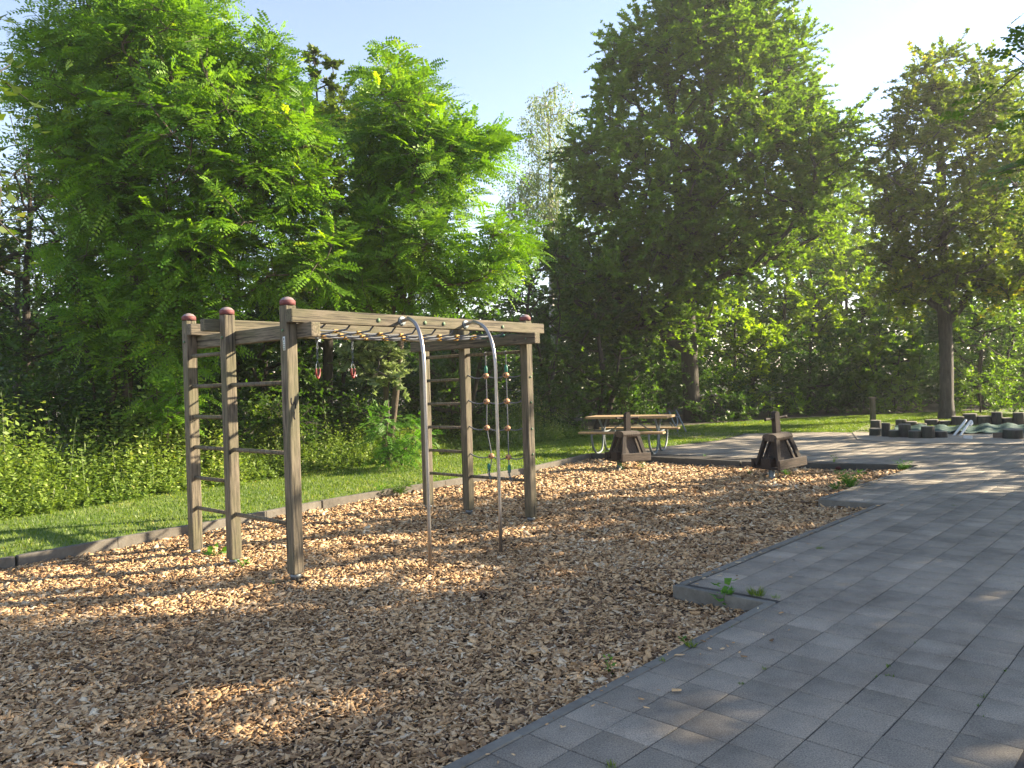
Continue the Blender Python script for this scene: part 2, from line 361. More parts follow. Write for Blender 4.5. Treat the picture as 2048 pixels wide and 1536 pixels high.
# ------------------------------------------------------------------ patio slabs
def patio():
    m, t, N, L, p = newmat('concrete_slab'); tc = N.new('ShaderNodeTexCoord')
    a = N.new('ShaderNodeAttribute'); a.attribute_name = 'rnd'
    r = ramp(N, [(0, (.20, .176, .144)), (.8, (.285, .252, .208)), (1, (.36, .32, .268))]); L.new(a.outputs['Fac'], r.inputs[0])
    n1 = noise(N, L, tc.outputs['Object'], 150, 3, .75); r1 = ramp(N, [(.33, (.45, .45, .45)), (.5, (1, 1, 1)), (.68, (1.5, 1.5, 1.5))]); L.new(n1.outputs[0], r1.inputs[0])
    n2 = noise(N, L, tc.outputs['Object'], 2.3, 6, .65); r2 = ramp(N, [(.3, (.6, .58, .56)), (.5, (.95, .94, .92)), (.7, (1.25, 1.22, 1.18))]); L.new(n2.outputs[0], r2.inputs[0])
    v = N.new('ShaderNodeTexVoronoi'); v.inputs['Scale'].default_value = 34; L.new(tc.outputs['Object'], v.inputs['Vector'])
    r3 = ramp(N, [(.03, (1, 1, 1)), (.06, (0, 0, 0))]); L.new(v.outputs['Distance'], r3.inputs[0])
    c = mixc(N, L, r.outputs[0], r1.outputs[0], 1.0, 'MULTIPLY'); c = mixc(N, L, c, r2.outputs[0], 1.0, 'MULTIPLY')
    sp = N.new('ShaderNodeMath'); sp.operation = 'MULTIPLY'; sp.inputs[1].default_value = .5; L.new(r3.outputs[0], sp.inputs[0])
    c = mixc(N, L, c, (.35, .34, .32), sp.outputs[0])
    L.new(c, p.inputs['Base Color']); p.inputs['Roughness'].default_value = .82; bump(N, L, n1.outputs[0], p, .5, .004)
    mj = ground_mat('slab_joint', [(.3, (.035, .03, .026)), (.7, (.07, .06, .05))], 50)
    poly = [P2(-8, 2.23), P2(4.85, 2.23), P2(4.85, 2.93), P2(9.22, 2.93), P2(9.22, 3.61), P2(13.14, 3.61)]
    back = [P2(13.14, 3.67), P2(12.5, 6.28), P2(12.52, 9.6)]
    base = sheet('patio', poly + back + far_edge + [(17, 21), (40, 21), (40, -16), P2(-8, 2.23) + np.array([2, -12])], 0.0955, mj)
    T = .228; gp = .005
    iu = np.arange(-30, 75); inn = np.arange(-62, 7)
    U, Nn = np.meshgrid(iu, inn, indexing='ij'); U = U.ravel(); Nn = Nn.ravel()
    u0 = 3.32 + T * U; n1_ = 2.23 - T * Nn; n0 = n1_ - T      # one slab [u0,u0+T] x [n0,n1]
    uc = u0 + T / 2; nc = n0 + T / 2; X = uc * EU[0] + nc * EN[0]; Y = uc * EU[1] + nc * EN[1]
    lim = np.where(uc < 4.85, 2.24, np.where(uc < 9.22, 2.94, np.where(uc < 13.2, 3.62, 99)))
    # beyond the bed the paving runs on to the lawn edge
    fx = np.array([q[0] for q in far_edge] + [17, 40]); fy = np.array([q[1] for q in far_edge] + [21, 21])
    ok = (nc < lim) & (Y < np.interp(X, fx, fy) - .12) & (X < 14) & (Y > .5) & (np.abs(X) < .74 * Y + .5) & ((X > 1.6) | (uc < 12))
    u0 = u0[ok]; n0 = n0[ok]; n = len(u0)
    zt = .1 + rng.normal(0, .0005, n); tx = rng.normal(0, .0013, n); ty = rng.normal(0, .0013, n)
    js = rng.uniform(-.0014, .0014, (n, 2)); bv = .0018
    def ringv(ins, dz):
        out = []
        for a_, b_ in ((0, 0), (1, 0), (1, 1), (0, 1)):
            uu = u0 + js[:, 0] + (gp / 2 + ins) + a_ * (T - gp - 2 * ins); nn_ = n0 + js[:, 1] + (gp / 2 + ins) + b_ * (T - gp - 2 * ins)
            z = zt + dz + tx * (a_ - .5) * T * 2 + ty * (b_ - .5) * T * 2
            out.append(np.stack([uu * EU[0] + nn_ * EN[0], uu * EU[1] + nn_ * EN[1], z], 1))
        return out
    V = np.stack(ringv(bv, 0) + ringv(0, -.0018) + ringv(0, -.03), 1).reshape(-1, 3)
    fs = [(0, 1, 2, 3)]
    for k in range(4):
        k2 = (k + 1) % 4; fs += [(4 + k, 4 + k2, k2, k), (8 + k, 8 + k2, 4 + k2, 4 + k)]
    b = (np.arange(n) * 12)[:, None]; F = np.concatenate([b + np.array(q)[None] for q in fs], 1).reshape(-1, 4)
    rv = rng.beta(2, 2.4, n)
    sl = npmesh('paving_slabs', V, F, m, rnd=np.repeat(rv, len(fs))); tag(sl, kind='structure')
    print('slabs', n)
patio()

# kerbs: strips of precast edging, each run a mesh; joints every 0.5 m
def kerb(name, a, b, wd, z0, z1, mat, seg=.5, inward=1):
    a = np.array(a, float); b = np.array(b, float); L_ = np.linalg.norm(b - a); d = (b - a) / L_
    bm = bmesh.new(); k = max(1, int(round(L_ / seg))); ang = math.atan2(d[1], d[0])
    for i in range(k):
        c = a + d * (L_ * (i + .5) / k)
        M = Matrix.Translation((c[0] + random.uniform(-.002, .002), c[1] + random.uniform(-.002, .002), random.uniform(-.003, .003))) @ Matrix.Rotation(ang + random.uniform(-.004, .004), 4, 'Z')
        add_box(bm, L_ / k - .004, wd, z0, z1, M, bev=.007)
    return tag(bmobj(name, bm, mat), kind='structure')
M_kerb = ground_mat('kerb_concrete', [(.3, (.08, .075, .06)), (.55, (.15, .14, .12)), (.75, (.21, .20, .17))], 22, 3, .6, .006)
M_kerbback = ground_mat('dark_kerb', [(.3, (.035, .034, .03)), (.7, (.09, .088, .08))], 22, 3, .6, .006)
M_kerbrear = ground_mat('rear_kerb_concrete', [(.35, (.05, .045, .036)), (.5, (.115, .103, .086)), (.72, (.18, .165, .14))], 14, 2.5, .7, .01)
kerb('kerb', P2(-7, 2.26), P2(4.84, 2.26), .058, -.2, .106, M_kerb)
kerb('kerb', P2(4.82, 2.235), P2(4.82, 2.985), .055, -.2, .104, M_kerb)
kerb('kerb', P2(4.852, 2.96), P2(9.2, 2.96), .058, -.2, .107, M_kerb)
kerb('kerb', P2(9.19, 2.935), P2(9.19, 3.665), .055, -.2, .104, M_kerb)
kerb('kerb', P2(9.222, 3.64), P2(13.1, 3.64), .058, -.2, .107, M_kerb)
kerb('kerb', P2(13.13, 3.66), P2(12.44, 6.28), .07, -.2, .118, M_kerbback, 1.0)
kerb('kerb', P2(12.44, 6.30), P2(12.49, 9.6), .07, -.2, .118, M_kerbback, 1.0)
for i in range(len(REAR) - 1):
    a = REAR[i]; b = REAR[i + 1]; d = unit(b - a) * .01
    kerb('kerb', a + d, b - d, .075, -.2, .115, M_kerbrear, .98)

# ------------------------------------------------------------------ climbing frame
US = np.array([.652, .758]); NS = np.array([-.758, .652]); C0 = np.array([-1.85, 6.41])
def S(u, n, z=0): q = C0 + u * US + n * NS; return (float(q[0]), float(q[1]), z)
fr = empty('jungle_gym', S(0, 0), 'six-post timber climbing frame with ladder ends and bent steel poles on the wood chips', 'climbing frame')
INV = Matrix.Translation(Vector(S(0, 0))).inverted()
OFF = S(0, 0)
LEN = 3.10; NB = .98; NA = 1.70; PW = .102
posts = {}
uref = (US[0], US[1], 0); nref = (NS[0], NS[1], 0)
ref_u = (float(US[0]), float(US[1]), 0)
for key, (u, n) in dict(C=(0, 0), B=(0, NB), A=(0, NA), F=(LEN, 0), E=(LEN, NB), D=(LEN, NA)).items():
    zt = 2.30
    o = box_part('post', S(u, n, .065), S(u, n, zt), PW, PW, M_post, fr, .012, ref_u, INV)
    cap = bmesh.new(); Mc = Matrix.Identity(4)
    lathe_bm(cap, [(.066, 0), (.066, .036), (.060, .042), (.040, .062), (.012, .070)], 8, Matrix.Rotation(math.pi / 8, 4, 'Z'), [0, 0, 1, 1, 1])
    c = bmobj('post_cap', cap, [M_red, M_capTop], o); c.matrix_local = Matrix.Translation((0, 0, zt - .065 + .001))
    ft = bmesh.new(); lathe_bm(ft, [(.032, -.35), (.032, .03), (.046, .032), (.046, .064)], 12)
    f = bmobj('post_shoe', ft, M_grey_sleeve, fr); f.matrix_local = INV @ Matrix.Translation(S(u, n, 0))
    posts[key] = o
ZB0, ZB1 = 2.15, 2.262; ZM = (ZB0 + ZB1) / 2; BW = .085
bo = PW / 2 + BW / 2 + .002
for n, a, b in ((-bo, -.055, LEN + .17), (NB + bo, -.19, LEN + .12), (NA - bo, -.055, LEN + .12)):
    box_part('long_beam', S(a, n, ZM), S(b, n, ZM), BW, ZB1 - ZB0, M_post, fr, .01, (0, 0, 1), INV)
co = PW / 2 + .045 + .002
for u in (co, LEN - co):
    box_part('cross_beam', S(u, -.25, 2.088), S(u, NA + .10, 2.088), .09, .122, M_post, fr, .01, (0, 0, 1), INV)
# rungs
def rung(u, n0, n1, z): 
    V, F = tube_np([([S(u, n0, z), S(u, (n0 + n1) / 2, z), S(u, n1, z)], .019)], 12)
    npmesh('rung', V, F, M_post, fr, off=OFF, smooth=True)
zr = [.475 + .295 * i for i in range(6)]
e = PW / 2 - .004
for u in (0, LEN):
    for z in zr: rung(u, NB + e, NA - e, z)
for z in (zr[0], zr[2], zr[4]): rung(0, e, NB - e, z)
for z in (zr[0] + .0, zr[5] + .0): rung(LEN, e, NB - e, z)
# poles with bent necks and flange
def pole(foot, u_att):
    pf = foot; q = C0 + u_att * US - (bo + BW / 2) * NS
    nrm = -NS; att = np.array([q[0], q[1], ZM])
    d = np.array([pf[0], pf[1]]) - q
    pts = [att, att + np.array([*(nrm * .08), .012]), np.array([*(q + d * .34), ZM + .005]), np.array([*(q + d * .66), ZM - .06]), np.array([*(q + d * .88), ZM - .19]), np.array([*(q + d * .985), ZM - .38]), np.array([pf[0], pf[1], ZM - .62])]
    P = smooth_path(pts, 7); P = np.vstack([P, [[pf[0], pf[1], 1.0], [pf[0], pf[1], .4], [pf[0], pf[1], -.3]]])
    o = tube('pole', P, .0168, M_steel, fr, 14, OFF)
    bm = bmesh.new(); lathe_bm(bm, [(.044, 0), (.044, .006), (.036, .008), (.02, .009)], 22)
    M, _ = frame_z(att, att + np.array([*nrm, 0]))
    f = bmobj('flange', bm, M_galv, o); f.matrix_local = INV @ M
    for k in range(3):
        bm = bmesh.new(); an = 2 * math.pi * k / 3 + .5
        lathe_bm(bm, [(.006, .008), (.006, .013), (.002, .014)], 6, M @ Matrix.Translation((.03 * math.cos(an), .03 * math.sin(an), 0)))
        b = bmobj('screw', bm, M_galv, o); b.matrix_local = INV
pole((-.75, 6.62), 1.13); pole((-.15, 7.22), 1.98)
# bolt caps on the front beam and post
def bolt(p, nrm, r=.019):
    M, _ = frame_z(p, np.array(p) + np.array(nrm)); bm = bmesh.new()
    lathe_bm(bm, [(r, 0), (r, .006), (r * .75, .011), (r * .3, .013)], 14)
    o = bmobj('bolt_cap', bm, M_green_cap, fr); o.matrix_local = INV @ M
for u in (.85, 1.42, 1.67, 2.22, 2.55):
    bolt(S(u, -bo - BW / 2, ZM - .005), (-NS[0], -NS[1], 0))
for n in (0, NB, NA): bolt(S(-PW / 2, n, 2.09), (-US[0], -US[1], 0), .013)
for z in (.78, 1.07, 1.37, 1.66): bolt(S(LEN, -PW / 2, z), (-NS[0], -NS[1], 0), .014)
for n in (-.12, .45, .95, 1.45): bolt(S(LEN - co - .045, n, 2.085), (-US[0], -US[1], 0), .009)
# sticker and marker scribble on the front post, left and right faces
def decal(name, p, ax, w_, h_, nrm, mat, parent=fr):
    p = np.array(p); ax = np.array([*ax, 0.0]); nr = np.array([*nrm, 0.0]); z = np.array([0, 0, 1.0]); t = .0012
    c = []
    for s in (0.0006, t + .0006):
        for a_, b_ in ((-1, -1), (1, -1), (1, 1), (-1, 1)): c.append(p + ax * a_ * w_ / 2 + z * b_ * h_ / 2 + nr * s)
    return npmesh(name, c, [(0, 1, 2, 3), (4, 5, 6, 7), (0, 1, 5, 4), (1, 2, 6, 5), (2, 3, 7, 6), (3, 0, 4, 7)], mat, parent, off=OFF)
lf = np.array(S(-PW / 2, -.012, 1.98))
st = decal('sticker', lf, -NS, .032, .115, -US, M_sticker)
decal('sticker_print', lf + np.array([*(-US * .0015), .035]), -NS, .011, .02, -US, M_black, st)
M_print = plain('green_print', (.22, .30, .26), .6, 0, 20, .1, 0)
for k in range(4): decal('sticker_print', lf + np.array([*(-US * .0015), .012 - .018 * k]), -NS, .022, .009, -US, M_print, st)
def scribble(strokes):
    paths = []
    for s in strokes:
        pts = [S(a_, -PW / 2 - .0012, z) for a_, z in s]; paths.append((smooth_path(pts, 4), .0045))
    V, F = tube_np(paths, 6); npmesh('marker_scribble', V, F, M_black, fr, off=OFF)
scribble([[(-.022, 1.53), (-.026, 1.50), (-.018, 1.475), (.0, 1.485), (.01, 1.49)], [(.016, 1.545), (.010, 1.50), (.016, 1.44)], [(.002, 1.415), (-.002, 1.37), (.006, 1.35)]])

# overhead rope net between the front and middle beams
def rope_pts(p0, p1, sag, n=10):
    p0 = np.array(p0); p1 = np.array(p1); t = np.linspace(0, 1, n)[:, None]
    q = p0 * (1 - t) + p1 * t; q[:, 2] -= (sag * 4 * t * (1 - t))[:, 0]; return q
net = empty('rope_net', S(1.5, .5, 2.1), 'blue-grey rope net with yellow clamps stretched flat between the overhead beams', 'rope net')
NO = S(1.5, .5, 2.1)
longs = (.20, .47, .74); us = np.arange(.36, LEN - .2, .262)
def netz(u, n): return 2.155 - .035 * math.sin(math.pi * (u - .1) / (LEN - .2)) - .02 * math.sin(math.pi * n / NB)
for j, n in enumerate(longs):
    pts = [S(u, n + .012 * math.sin(u * 7 + j), netz(u, n) - .012 * abs(math.sin((u - .36) * math.pi / .262))) for u in np.linspace(.14, LEN - .14, 60)]
    tube('rope', pts, .0085, M_rope, net, 6, NO)
    for a, b in ((.14, .22), (LEN - .14, LEN - .22)):
        tube('rope_sleeve', [S(a, n, netz(a, n)), S((a + b) / 2, n, netz(a, n) - .002), S(b, n, netz(b, n))], [.012, .019, .012], M_teal, net, 8, NO)
for i, u in enumerate(us):
    du = .02 * math.sin(i * 2.1)
    pts = [S(u + du * math.sin(3 * t), t, netz(u, t) - .010) for t in np.linspace(-.01, NB + .01, 24)]
    pts[0] = S(u, -.045, ZM - .03); pts[-1] = S(u, NB + .045, ZM - .03)
    tube('rope', pts, .0085, M_rope, net, 6, NO)
    for n in longs:
        bm = bmesh.new(); add_box(bm, .046, .034, -.017, .017, Matrix.Translation(Vector(S(u, n, netz(u, n) - .006)) - Vector(NO)) @ Matrix.Rotation(math.atan2(US[1], US[0]) + random.uniform(-.3, .3), 4, 'Z'), .006)
        bmobj('rope_clamp', bm, M_yellow, net)

# climbing rope mesh in the far bay
rn = empty('climbing_net', S(LEN, .5, .5), 'hanging rope net with wooden balls and teal sleeves between two far posts', 'rope net')
RO = S(LEN, .5, .5)
vn = (.31, .63)     # rope positions counted from post F... 
zrow = (.735, 1.07, 1.385, 1.69)
xo = {(.31): [.0, 0, 0, 0], (.63): [-.05, .01, .0, .0]}
for n in vn:
    top = zr[5]; P = [S(LEN, n, top - .0)]
    P += [S(LEN, n, top - .12)]
    for k in (3, 2, 1, 0): P.append(S(LEN, n + xo[n][k], zrow[k]))
    P.append(S(LEN, n - .005, zrow[0] - .20)); P.append(S(LEN, n - .03, zr[0] + .02)) 
    tube('rope', smooth_path(P, 5), .0075, M_rope, rn, 6, RO)
    V, F = tube_np([(np.array([S(LEN + .024 * math.cos(a), n, top + .024 * math.sin(a) - .004) for a in np.linspace(0, 2 * math.pi, 14)]), .006)], 6)
    npmesh('rope_loop', V, F, M_rope, rn, off=RO)
    for zc, dn in ((top - .19, 0), (zrow[0] - .14, -.004)):
        tube('rope_sleeve', [S(LEN, n + dn, zc + .05), S(LEN, n + dn, zc + .02), S(LEN, n + dn, zc - .03), S(LEN, n + dn, zc - .05)], [.012, .021, .019, .010], M_teal, rn, 10, RO)
    # hanging shackle chain over the lowest rung
    for k in range(4):
        c = np.array(S(LEN - .02, n - .01 - .012 * k, zr[0] + .08 - .035 * k)); ax = np.array([US[0], US[1], 0]) if k % 2 else np.array([NS[0], NS[1], 0])
        V, F = tube_np([(np.array([c + ax * .012 * math.cos(a) + np.array([0, 0, .022 * math.sin(a)]) for a in np.linspace(0, 2 * math.pi, 12)]), .004)], 5)
        npmesh('chain_link', V, F, M_galv, rn, off=RO)
    for k in range(4):
        bm = bmesh.new(); lathe_bm(bm, [(.014, -.03), (.026, -.026), (.034, -.008), (.034, .008), (.026, .026), (.014, .03)], 14)
        M, _ = frame_z((0, 0, 0), (US[0], US[1], 0)); o = bmobj('rope_ball', bm, M_ball, rn); o.matrix_local = Matrix.Translation(Vector(S(LEN - .004, n + xo[n][k], zrow[k])) - Vector(RO)) @ M
        bm = bmesh.new(); lathe_bm(bm, [(.013, .0), (.013, .0315), (.012, .032)], 10); h = bmobj('bore_dark', bm, M_black, o); h.matrix_local = Matrix.Rotation(math.pi, 4, 'X')  # solid black plug painted as the dark inside of the hole
for k, z in enumerate(zrow):
    xs = [NB - .04, .63 + xo[.63][k], .31 + xo[.31][k], .04]; zs = [z + .02, z, z, z + (.03 if k < 3 else .02)]
    for i in range(3):
        tube('rope', rope_pts(S(LEN, xs[i], zs[i]), S(LEN, xs[i + 1], zs[i + 1]), .035 if i != 1 else .03), .0075, M_rope, rn, 6, RO)

# two swinging chain handles in the rear bay
def chain_ring(u, n, label):
    e_ = empty('hanging_ring', S(u, n, 2.15), label, 'gym ring', 'red handled chain rings hanging from the rear beam'); o0 = S(u, n, 2.15)
    bm = bmesh.new(); lathe_bm(bm, [(.02, -.01), (.02, .0), (.012, -.05), (.01, -.055)][::-1], 10); bmobj('swivel', bm, M_galv, e_)
    for k in range(5):
        z = 2.15 - .07 - .036 * k; ax = np.array([US[0], US[1], 0]) if k % 2 else np.array([NS[0], NS[1], 0]); c = np.array(S(u, n, z))
        V, F = tube_np([(np.array([c + ax * .010 * math.cos(a) + np.array([0, 0, .022 * math.sin(a)]) for a in np.linspace(0, 2 * math.pi, 12)]), .0035)], 5)
        npmesh('chain_link', V, F, M_galv, e_, off=o0)
    z = 2.15 - .25; ax = np.array([*unit(US * .9 + NS * .5), 0]); c = np.array(S(u, n, 0))
    def pt(a_, dz): return c + ax * a_ + np.array([0, 0, z + dz])
    P = smooth_path([pt(0, 0), pt(-.035, -.045), pt(-.044, -.10)], 4); Q = smooth_path([pt(0, 0), pt(.035, -.045), pt(.044, -.10)], 4)
    V, F = tube_np([(P, .005), (Q, .005)], 6); npmesh('ring_frame', V, F, M_galv, e_, off=o0, smooth=True)
    tube('grip', smooth_path([pt(-.044, -.085), pt(-.042, -.14), pt(0, -.19), pt(.042, -.14), pt(.044, -.085)], 5), .012, M_handle, e_, 8, o0)
chain_ring(1.28, NA - .28, 'red-handled chain ring hanging nearest the tall front post')
chain_ring(1.75, NA - .28, 'red-handled chain ring hanging second from the tall front post')

# ------------------------------------------------------------------ rocking toys
def toy(loc, ang, tilt, label):
    e_ = empty('seesaw_rocker', loc, label, 'playground rocker', 'dark wooden rockers on the wood chips', ang); e_.scale = (.9, .9, .98)
    R = Matrix.Rotation(tilt, 4, 'Y') 
    def B(name, p0, p1, sx, sy, mat=M_darkwood, bev=.008, ref=(0, 0, 1)):
        M, L_ = frame_z(p0, p1, ref); bm = bmesh.new(); add_box(bm, sx, sy, 0, L_, bev=bev); o = bmobj(name, bm, mat, e_); o.matrix_local = R @ M; return o
    for s in (-1, 1):
        B('footboard', (-.34, s * .285, .255), (.34, s * .285, .255), .05, .14, M_midwood if s < 0 else M_darkwood)
        for h in (-1, 1):
            B('slanted_leg', (h * .275, s * .235, .22), (h * .155, s * .115, .655), .085, .05, ref=(0, s, .3))
        B('side_panel', (-.0, s * .195, .26), (-.0, s * .085, .62), .018 + .0, .30, M_midwood if s < 0 else M_darkwood, ref=(1, 0, 0)) if False else None
        bm = bmesh.new(); q = [(-.25, s * .175, .24), (.25, s * .175, .24), (.14, s * .055, .64), (-.14, s * .055, .64)]
        a = [bm.verts.new(v) for v in q]; b = [bm.verts.new((v[0], v[1] - s * .02, v[2] - .004)) for v in q]
        bm.faces.new(a); bm.faces.new(b[::-1])
        for k in range(4): bm.faces.new((a[k], a[(k + 1) % 4], b[(k + 1) % 4], b[k]))
        bmesh.ops.recalc_face_normals(bm, faces=bm.faces); o = bmobj('side_panel', bm, M_midwood, e_); o.matrix_local = R
    for h in (-1, 1):
        bm = bmesh.new(); q = [(h * .16, -.17, .34), (h * .16, .17, .34), (h * .10, .075, .63), (h * .10, -.075, .63)]
        a = [bm.verts.new(v) for v in q]; b = [bm.verts.new((v[0] - h * .02, v[1], v[2] - .004)) for v in q]
        bm.faces.new(a); bm.faces.new(b[::-1])
        for k in range(4): bm.faces.new((a[k], a[(k + 1) % 4], b[(k + 1) % 4], b[k]))
        bmesh.ops.recalc_face_normals(bm, faces=bm.faces); o = bmobj('end_shade', bm, M_darkwood, e_); o.matrix_local = R  # added dark panel imitating the shade inside the open end
    B('centre_beam', (-.33, 0, .265), (.33, 0, .265), .20, .16)
    B('cross_bar', (-.27, -.272, .188), (-.27, .272, .188), .07, .045); B('cross_bar', (.27, -.272, .188), (.27, .272, .188), .07, .045)
    # seat: rounded plank
    bm = bmesh.new(); prof = [(-.12, .60), (-.15, .62), (-.16, .655), (-.14, .69), (-.08, .712), (.08, .712), (.14, .69), (.16, .655), (.15, .62), (.12, .60)]
    a = [bm.verts.new((-.20, y, z)) for y, z in prof]; b = [bm.verts.new((.20, y, z)) for y, z in prof]
    bm.faces.new(a); bm.faces.new(b[::-1])
    for k in range(len(prof)): bm.faces.new((a[k], a[(k + 1) % len(prof)], b[(k + 1) % len(prof)], b[k]))
    bmesh.ops.recalc_face_normals(bm, faces=bm.faces); o = bmobj('seat', bm, M_midwood, e_); o.matrix_local = R
    # neck with rounded top
    bm = bmesh.new(); top = [(-.055 * math.cos(t), 1.00 + .055 * math.sin(t)) for t in np.linspace(0, math.pi, 9)]
    pr = [(-.055, .69)] + top + [(.055, .69)]
    a = [bm.verts.new((x, -.045, z)) for x, z in pr]; b = [bm.verts.new((x, .045, z)) for x, z in pr]
    bm.faces.new(a); bm.faces.new(b[::-1])
    for k in range(len(pr)): bm.faces.new((a[k], a[(k + 1) % len(pr)], b[(k + 1) % len(pr)], b[k]))
    bmesh.ops.recalc_face_normals(bm, faces=bm.faces); o = bmobj('neck', bm, M_darkwood, e_); o.matrix_local = R @ Matrix.Translation((.03, .04, 0))
    o = tube('handlebar', [(-.23, .04, .945), (-.22, .04, .945), (.27, .04, .945), (.29, .04, .945)], [.028, .022, .022, .030], M_darkwood, e_, 10); o.matrix_local = R
    for y in (-.045, .045):
        o = tube('eye_bolt', [(-.28 + .0, y + .026 * math.cos(t), .37 + .026 * math.sin(t)) for t in np.linspace(0, 6.28, 12)], .007, M_midwood, e_, 6); o.matrix_local = R
    for h in (-.2,):
        bm = bmesh.new(); lathe_bm(bm, [(.05, -.3), (.05, .19)], 14); bmobj('ground_tube', bm, M_galv, e_).matrix_local = Matrix.Translation((h, 0, 0))
toy((2.02, 13.72, -.02), math.radians(27), math.radians(1), 'dark wooden rocker with neck and handlebar in front of the picnic table')
toy((4.12, 11.95, .0), math.radians(30), math.radians(-3), 'dark wooden rocker with sunlit seat standing before the open grey paving')

# ------------------------------------------------------------------ picnic table
def picnic():
    th = math.radians(-24); e_ = empty('picnic_table', (2.42, 15.9, .1), 'picnic table with pale yellow planks and grey tube legs beside the chip bed', 'picnic table', None, th)
    def slab(name, x0, x1, y0, y1, z0, z1, k):
        o = None
        bm = bmesh.new(); w_ = (y1 - y0) / k
        for i in range(k):
            M = Matrix.Translation((x0, y0 + w_ * (i + .5), (z0 + z1) / 2)) @ Matrix.Rotation(math.pi / 2, 4, 'Y'); add_box(bm, z1 - z0, w_ - .008, 0, x1 - x0, M, .006)
        return bmobj(name, bm, M_plank, e_)
    slab('table_top', -.86, .86, -.37, .37, .70, .745, 4)
    slab('bench_seat', -.86, .86, -.82, -.56, .42, .46, 2); slab('bench_seat', -.86, .86, .56, .82, .42, .46, 2)
    for x in (-.58, .58):
        for s in (-1, 1):
            P = smooth_path([(x, s * .80, .415), (x, s * .79, .30), (x, s * .70, .13), (x, s * .52, .02), (x, s * .42, .0)], 6)
            tube('bench_leg', P, .022, M_galv, e_)
            P = smooth_path([(x, s * .42, 0.0), (x, s * .17, .04), (x, s * .06, .2), (x, s * .035, .38), (x, s * .10, .52), (x, s * .28, .70)], 6)
            tube('table_leg', P, .022, M_galv, e_)
        tube('bench_support', [(x, -.80, .41), (x, 0, .41), (x, .80, .41)], .018, M_galv, e_)
        tube('brace', [(x, 0, .35), (x * .5, 0, .52), (0, 0, .69)], .012, M_galv, e_)
picnic()
def tubeframe():
    e_ = empty('tube_frame', at(1350, 862, 20.5), 'folded grey metal tube frame leaning behind the picnic table end', 'metal frame'); o0 = at(1350, 862, 20.5)
    A = lambda x, y, Y: at(x, y, Y)
    for P in ([A(1352, 820, 20.6), A(1362, 842, 20.5), A(1372, 863, 20.3)], [A(1338, 822, 20.9), A(1346, 842, 20.8), A(1356, 863, 20.7)]):
        tube('leg', P, .022, M_galv, e_, 8, o0)
    tube('bent_tube', smooth_path([A(1318, 824, 20.6), A(1323, 832, 20.6), A(1338, 834, 20.7), A(1352, 833, 20.6), A(1355, 846, 20.4), A(1348, 856, 20.3), A(1340, 845, 20.2)], 6), .017, M_galv, e_, 8, o0)
    tube('cross_bar', [A(1341, 830, 20.8), A(1358, 834, 20.5)], .015, M_galv, e_, 8, o0)
tubeframe()

# ------------------------------------------------------------------ log palisade ring
M_logside = wood_mat('palisade_bark', (.02, .017, .014), (.07, .06, .05), (.05, .06, .035), 18, .5)
M_logtop = plain('log_end', (.20, .18, .15), .9, 0, 40, .3)
pz = lambda x, y: (1700 + x / 5.885, 760 + y / 5.885)
def log(x0, x1, yt, yb, label):
    a = pz(x0, yb); b = pz(x1, yb); base = g((a[0] + b[0]) / 2, a[1], .1); Y = base[1]
    r_ = (b[0] - a[0]) / 2 / FPX * Y; tt = at((a[0] + b[0]) / 2, pz(0, yt)[1], Y)[2]; h = tt - .1
    bm = bmesh.new(); prof = [(r_ * .97, -.2), (r_, .02), (r_ * .98, h * .6), (r_ * .97, h - .012), (r_ * .90, h)]
    lathe_bm(bm, prof, 14, None, [0, 0, 0, 1, 1])
    for v in bm.verts: 
        k = 1 + .05 * math.sin(3 * math.atan2(v.co.y, v.co.x) + x0); v.co.x *= k; v.co.y *= k
    o = bmobj('log_stump', bm, [M_logside, M_logtop]); o.location = (base[0], base[1] + r_, .1); o.rotation_euler = (random.uniform(-.03, .03), random.uniform(-.03, .03), random.random())
    tag(o, label, 'log stump', 'upright log stumps ringing the sandpit')
LOGS = [(270, 390, 475, 600, 'short dark log stump at the far left end of the ring, behind the low one'),
 (262, 398, 572, 662, 'low pale-topped log stump at the left end of the ring'),
 (400, 498, 505, 672, 'tall narrow log stump second in the front row from the left'),
 (487, 605, 592, 682, 'low log stump between the tall narrow and the brown-edged one'),
 (612, 750, 520, 682, 'tall log stump with a brown right edge in the front row'),
 (735, 878, 600, 692, 'low log stump with a white mark in the front row'),
 (882, 1030, 548, 692, 'wide tall dark log stump in the middle of the front row'),
 (1032, 1190, 606, 686, 'low wide log stump just left of the two white poles'),
 (572, 695, 468, 545, 'flat log stump at the left of the back row'),
 (697, 820, 490, 548, 'low log stump second from the left in the back row'),
 (822, 925, 512, 550, 'lowest log stump of the back row, third from its left'),
 (932, 1085, 468, 540, 'brownish log stump in the back row left of the maple trunk'),
 (1090, 1230, 482, 540, 'pale-topped low log stump at the foot of the maple trunk'),
 (1238, 1382, 430, 540, 'log stump right beside the maple trunk'),
 (1390, 1545, 398, 535, 'wide tall log stump behind the hooked white pole'),
 (1552, 1700, 425, 535, 'wide log stump between two taller ones in the back row'),
 (1708, 1822, 378, 535, 'tallest narrow log stump in the back row'),
 (1828, 1958, 447, 535, 'low log stump right of the tallest narrow one'),
 (1966, 2090, 385, 535, 'tall log stump at the right end of the back row'),
 (1885, 2100, 582, 700, 'large log stump at the front right edge of the photo')]
for L_ in LOGS: log(*L_)
sheet('sand', [g(1715, 880)[:2], g(1760, 884)[:2], g(1860, 889)[:2], g(1960, 890)[:2], g(2100, 890)[:2], g(2200, 860)[:2], g(2100, 842)[:2], g(1900, 842)[:2], g(1735, 850)[:2], g(1705, 866)[:2]], .112, M_sand)
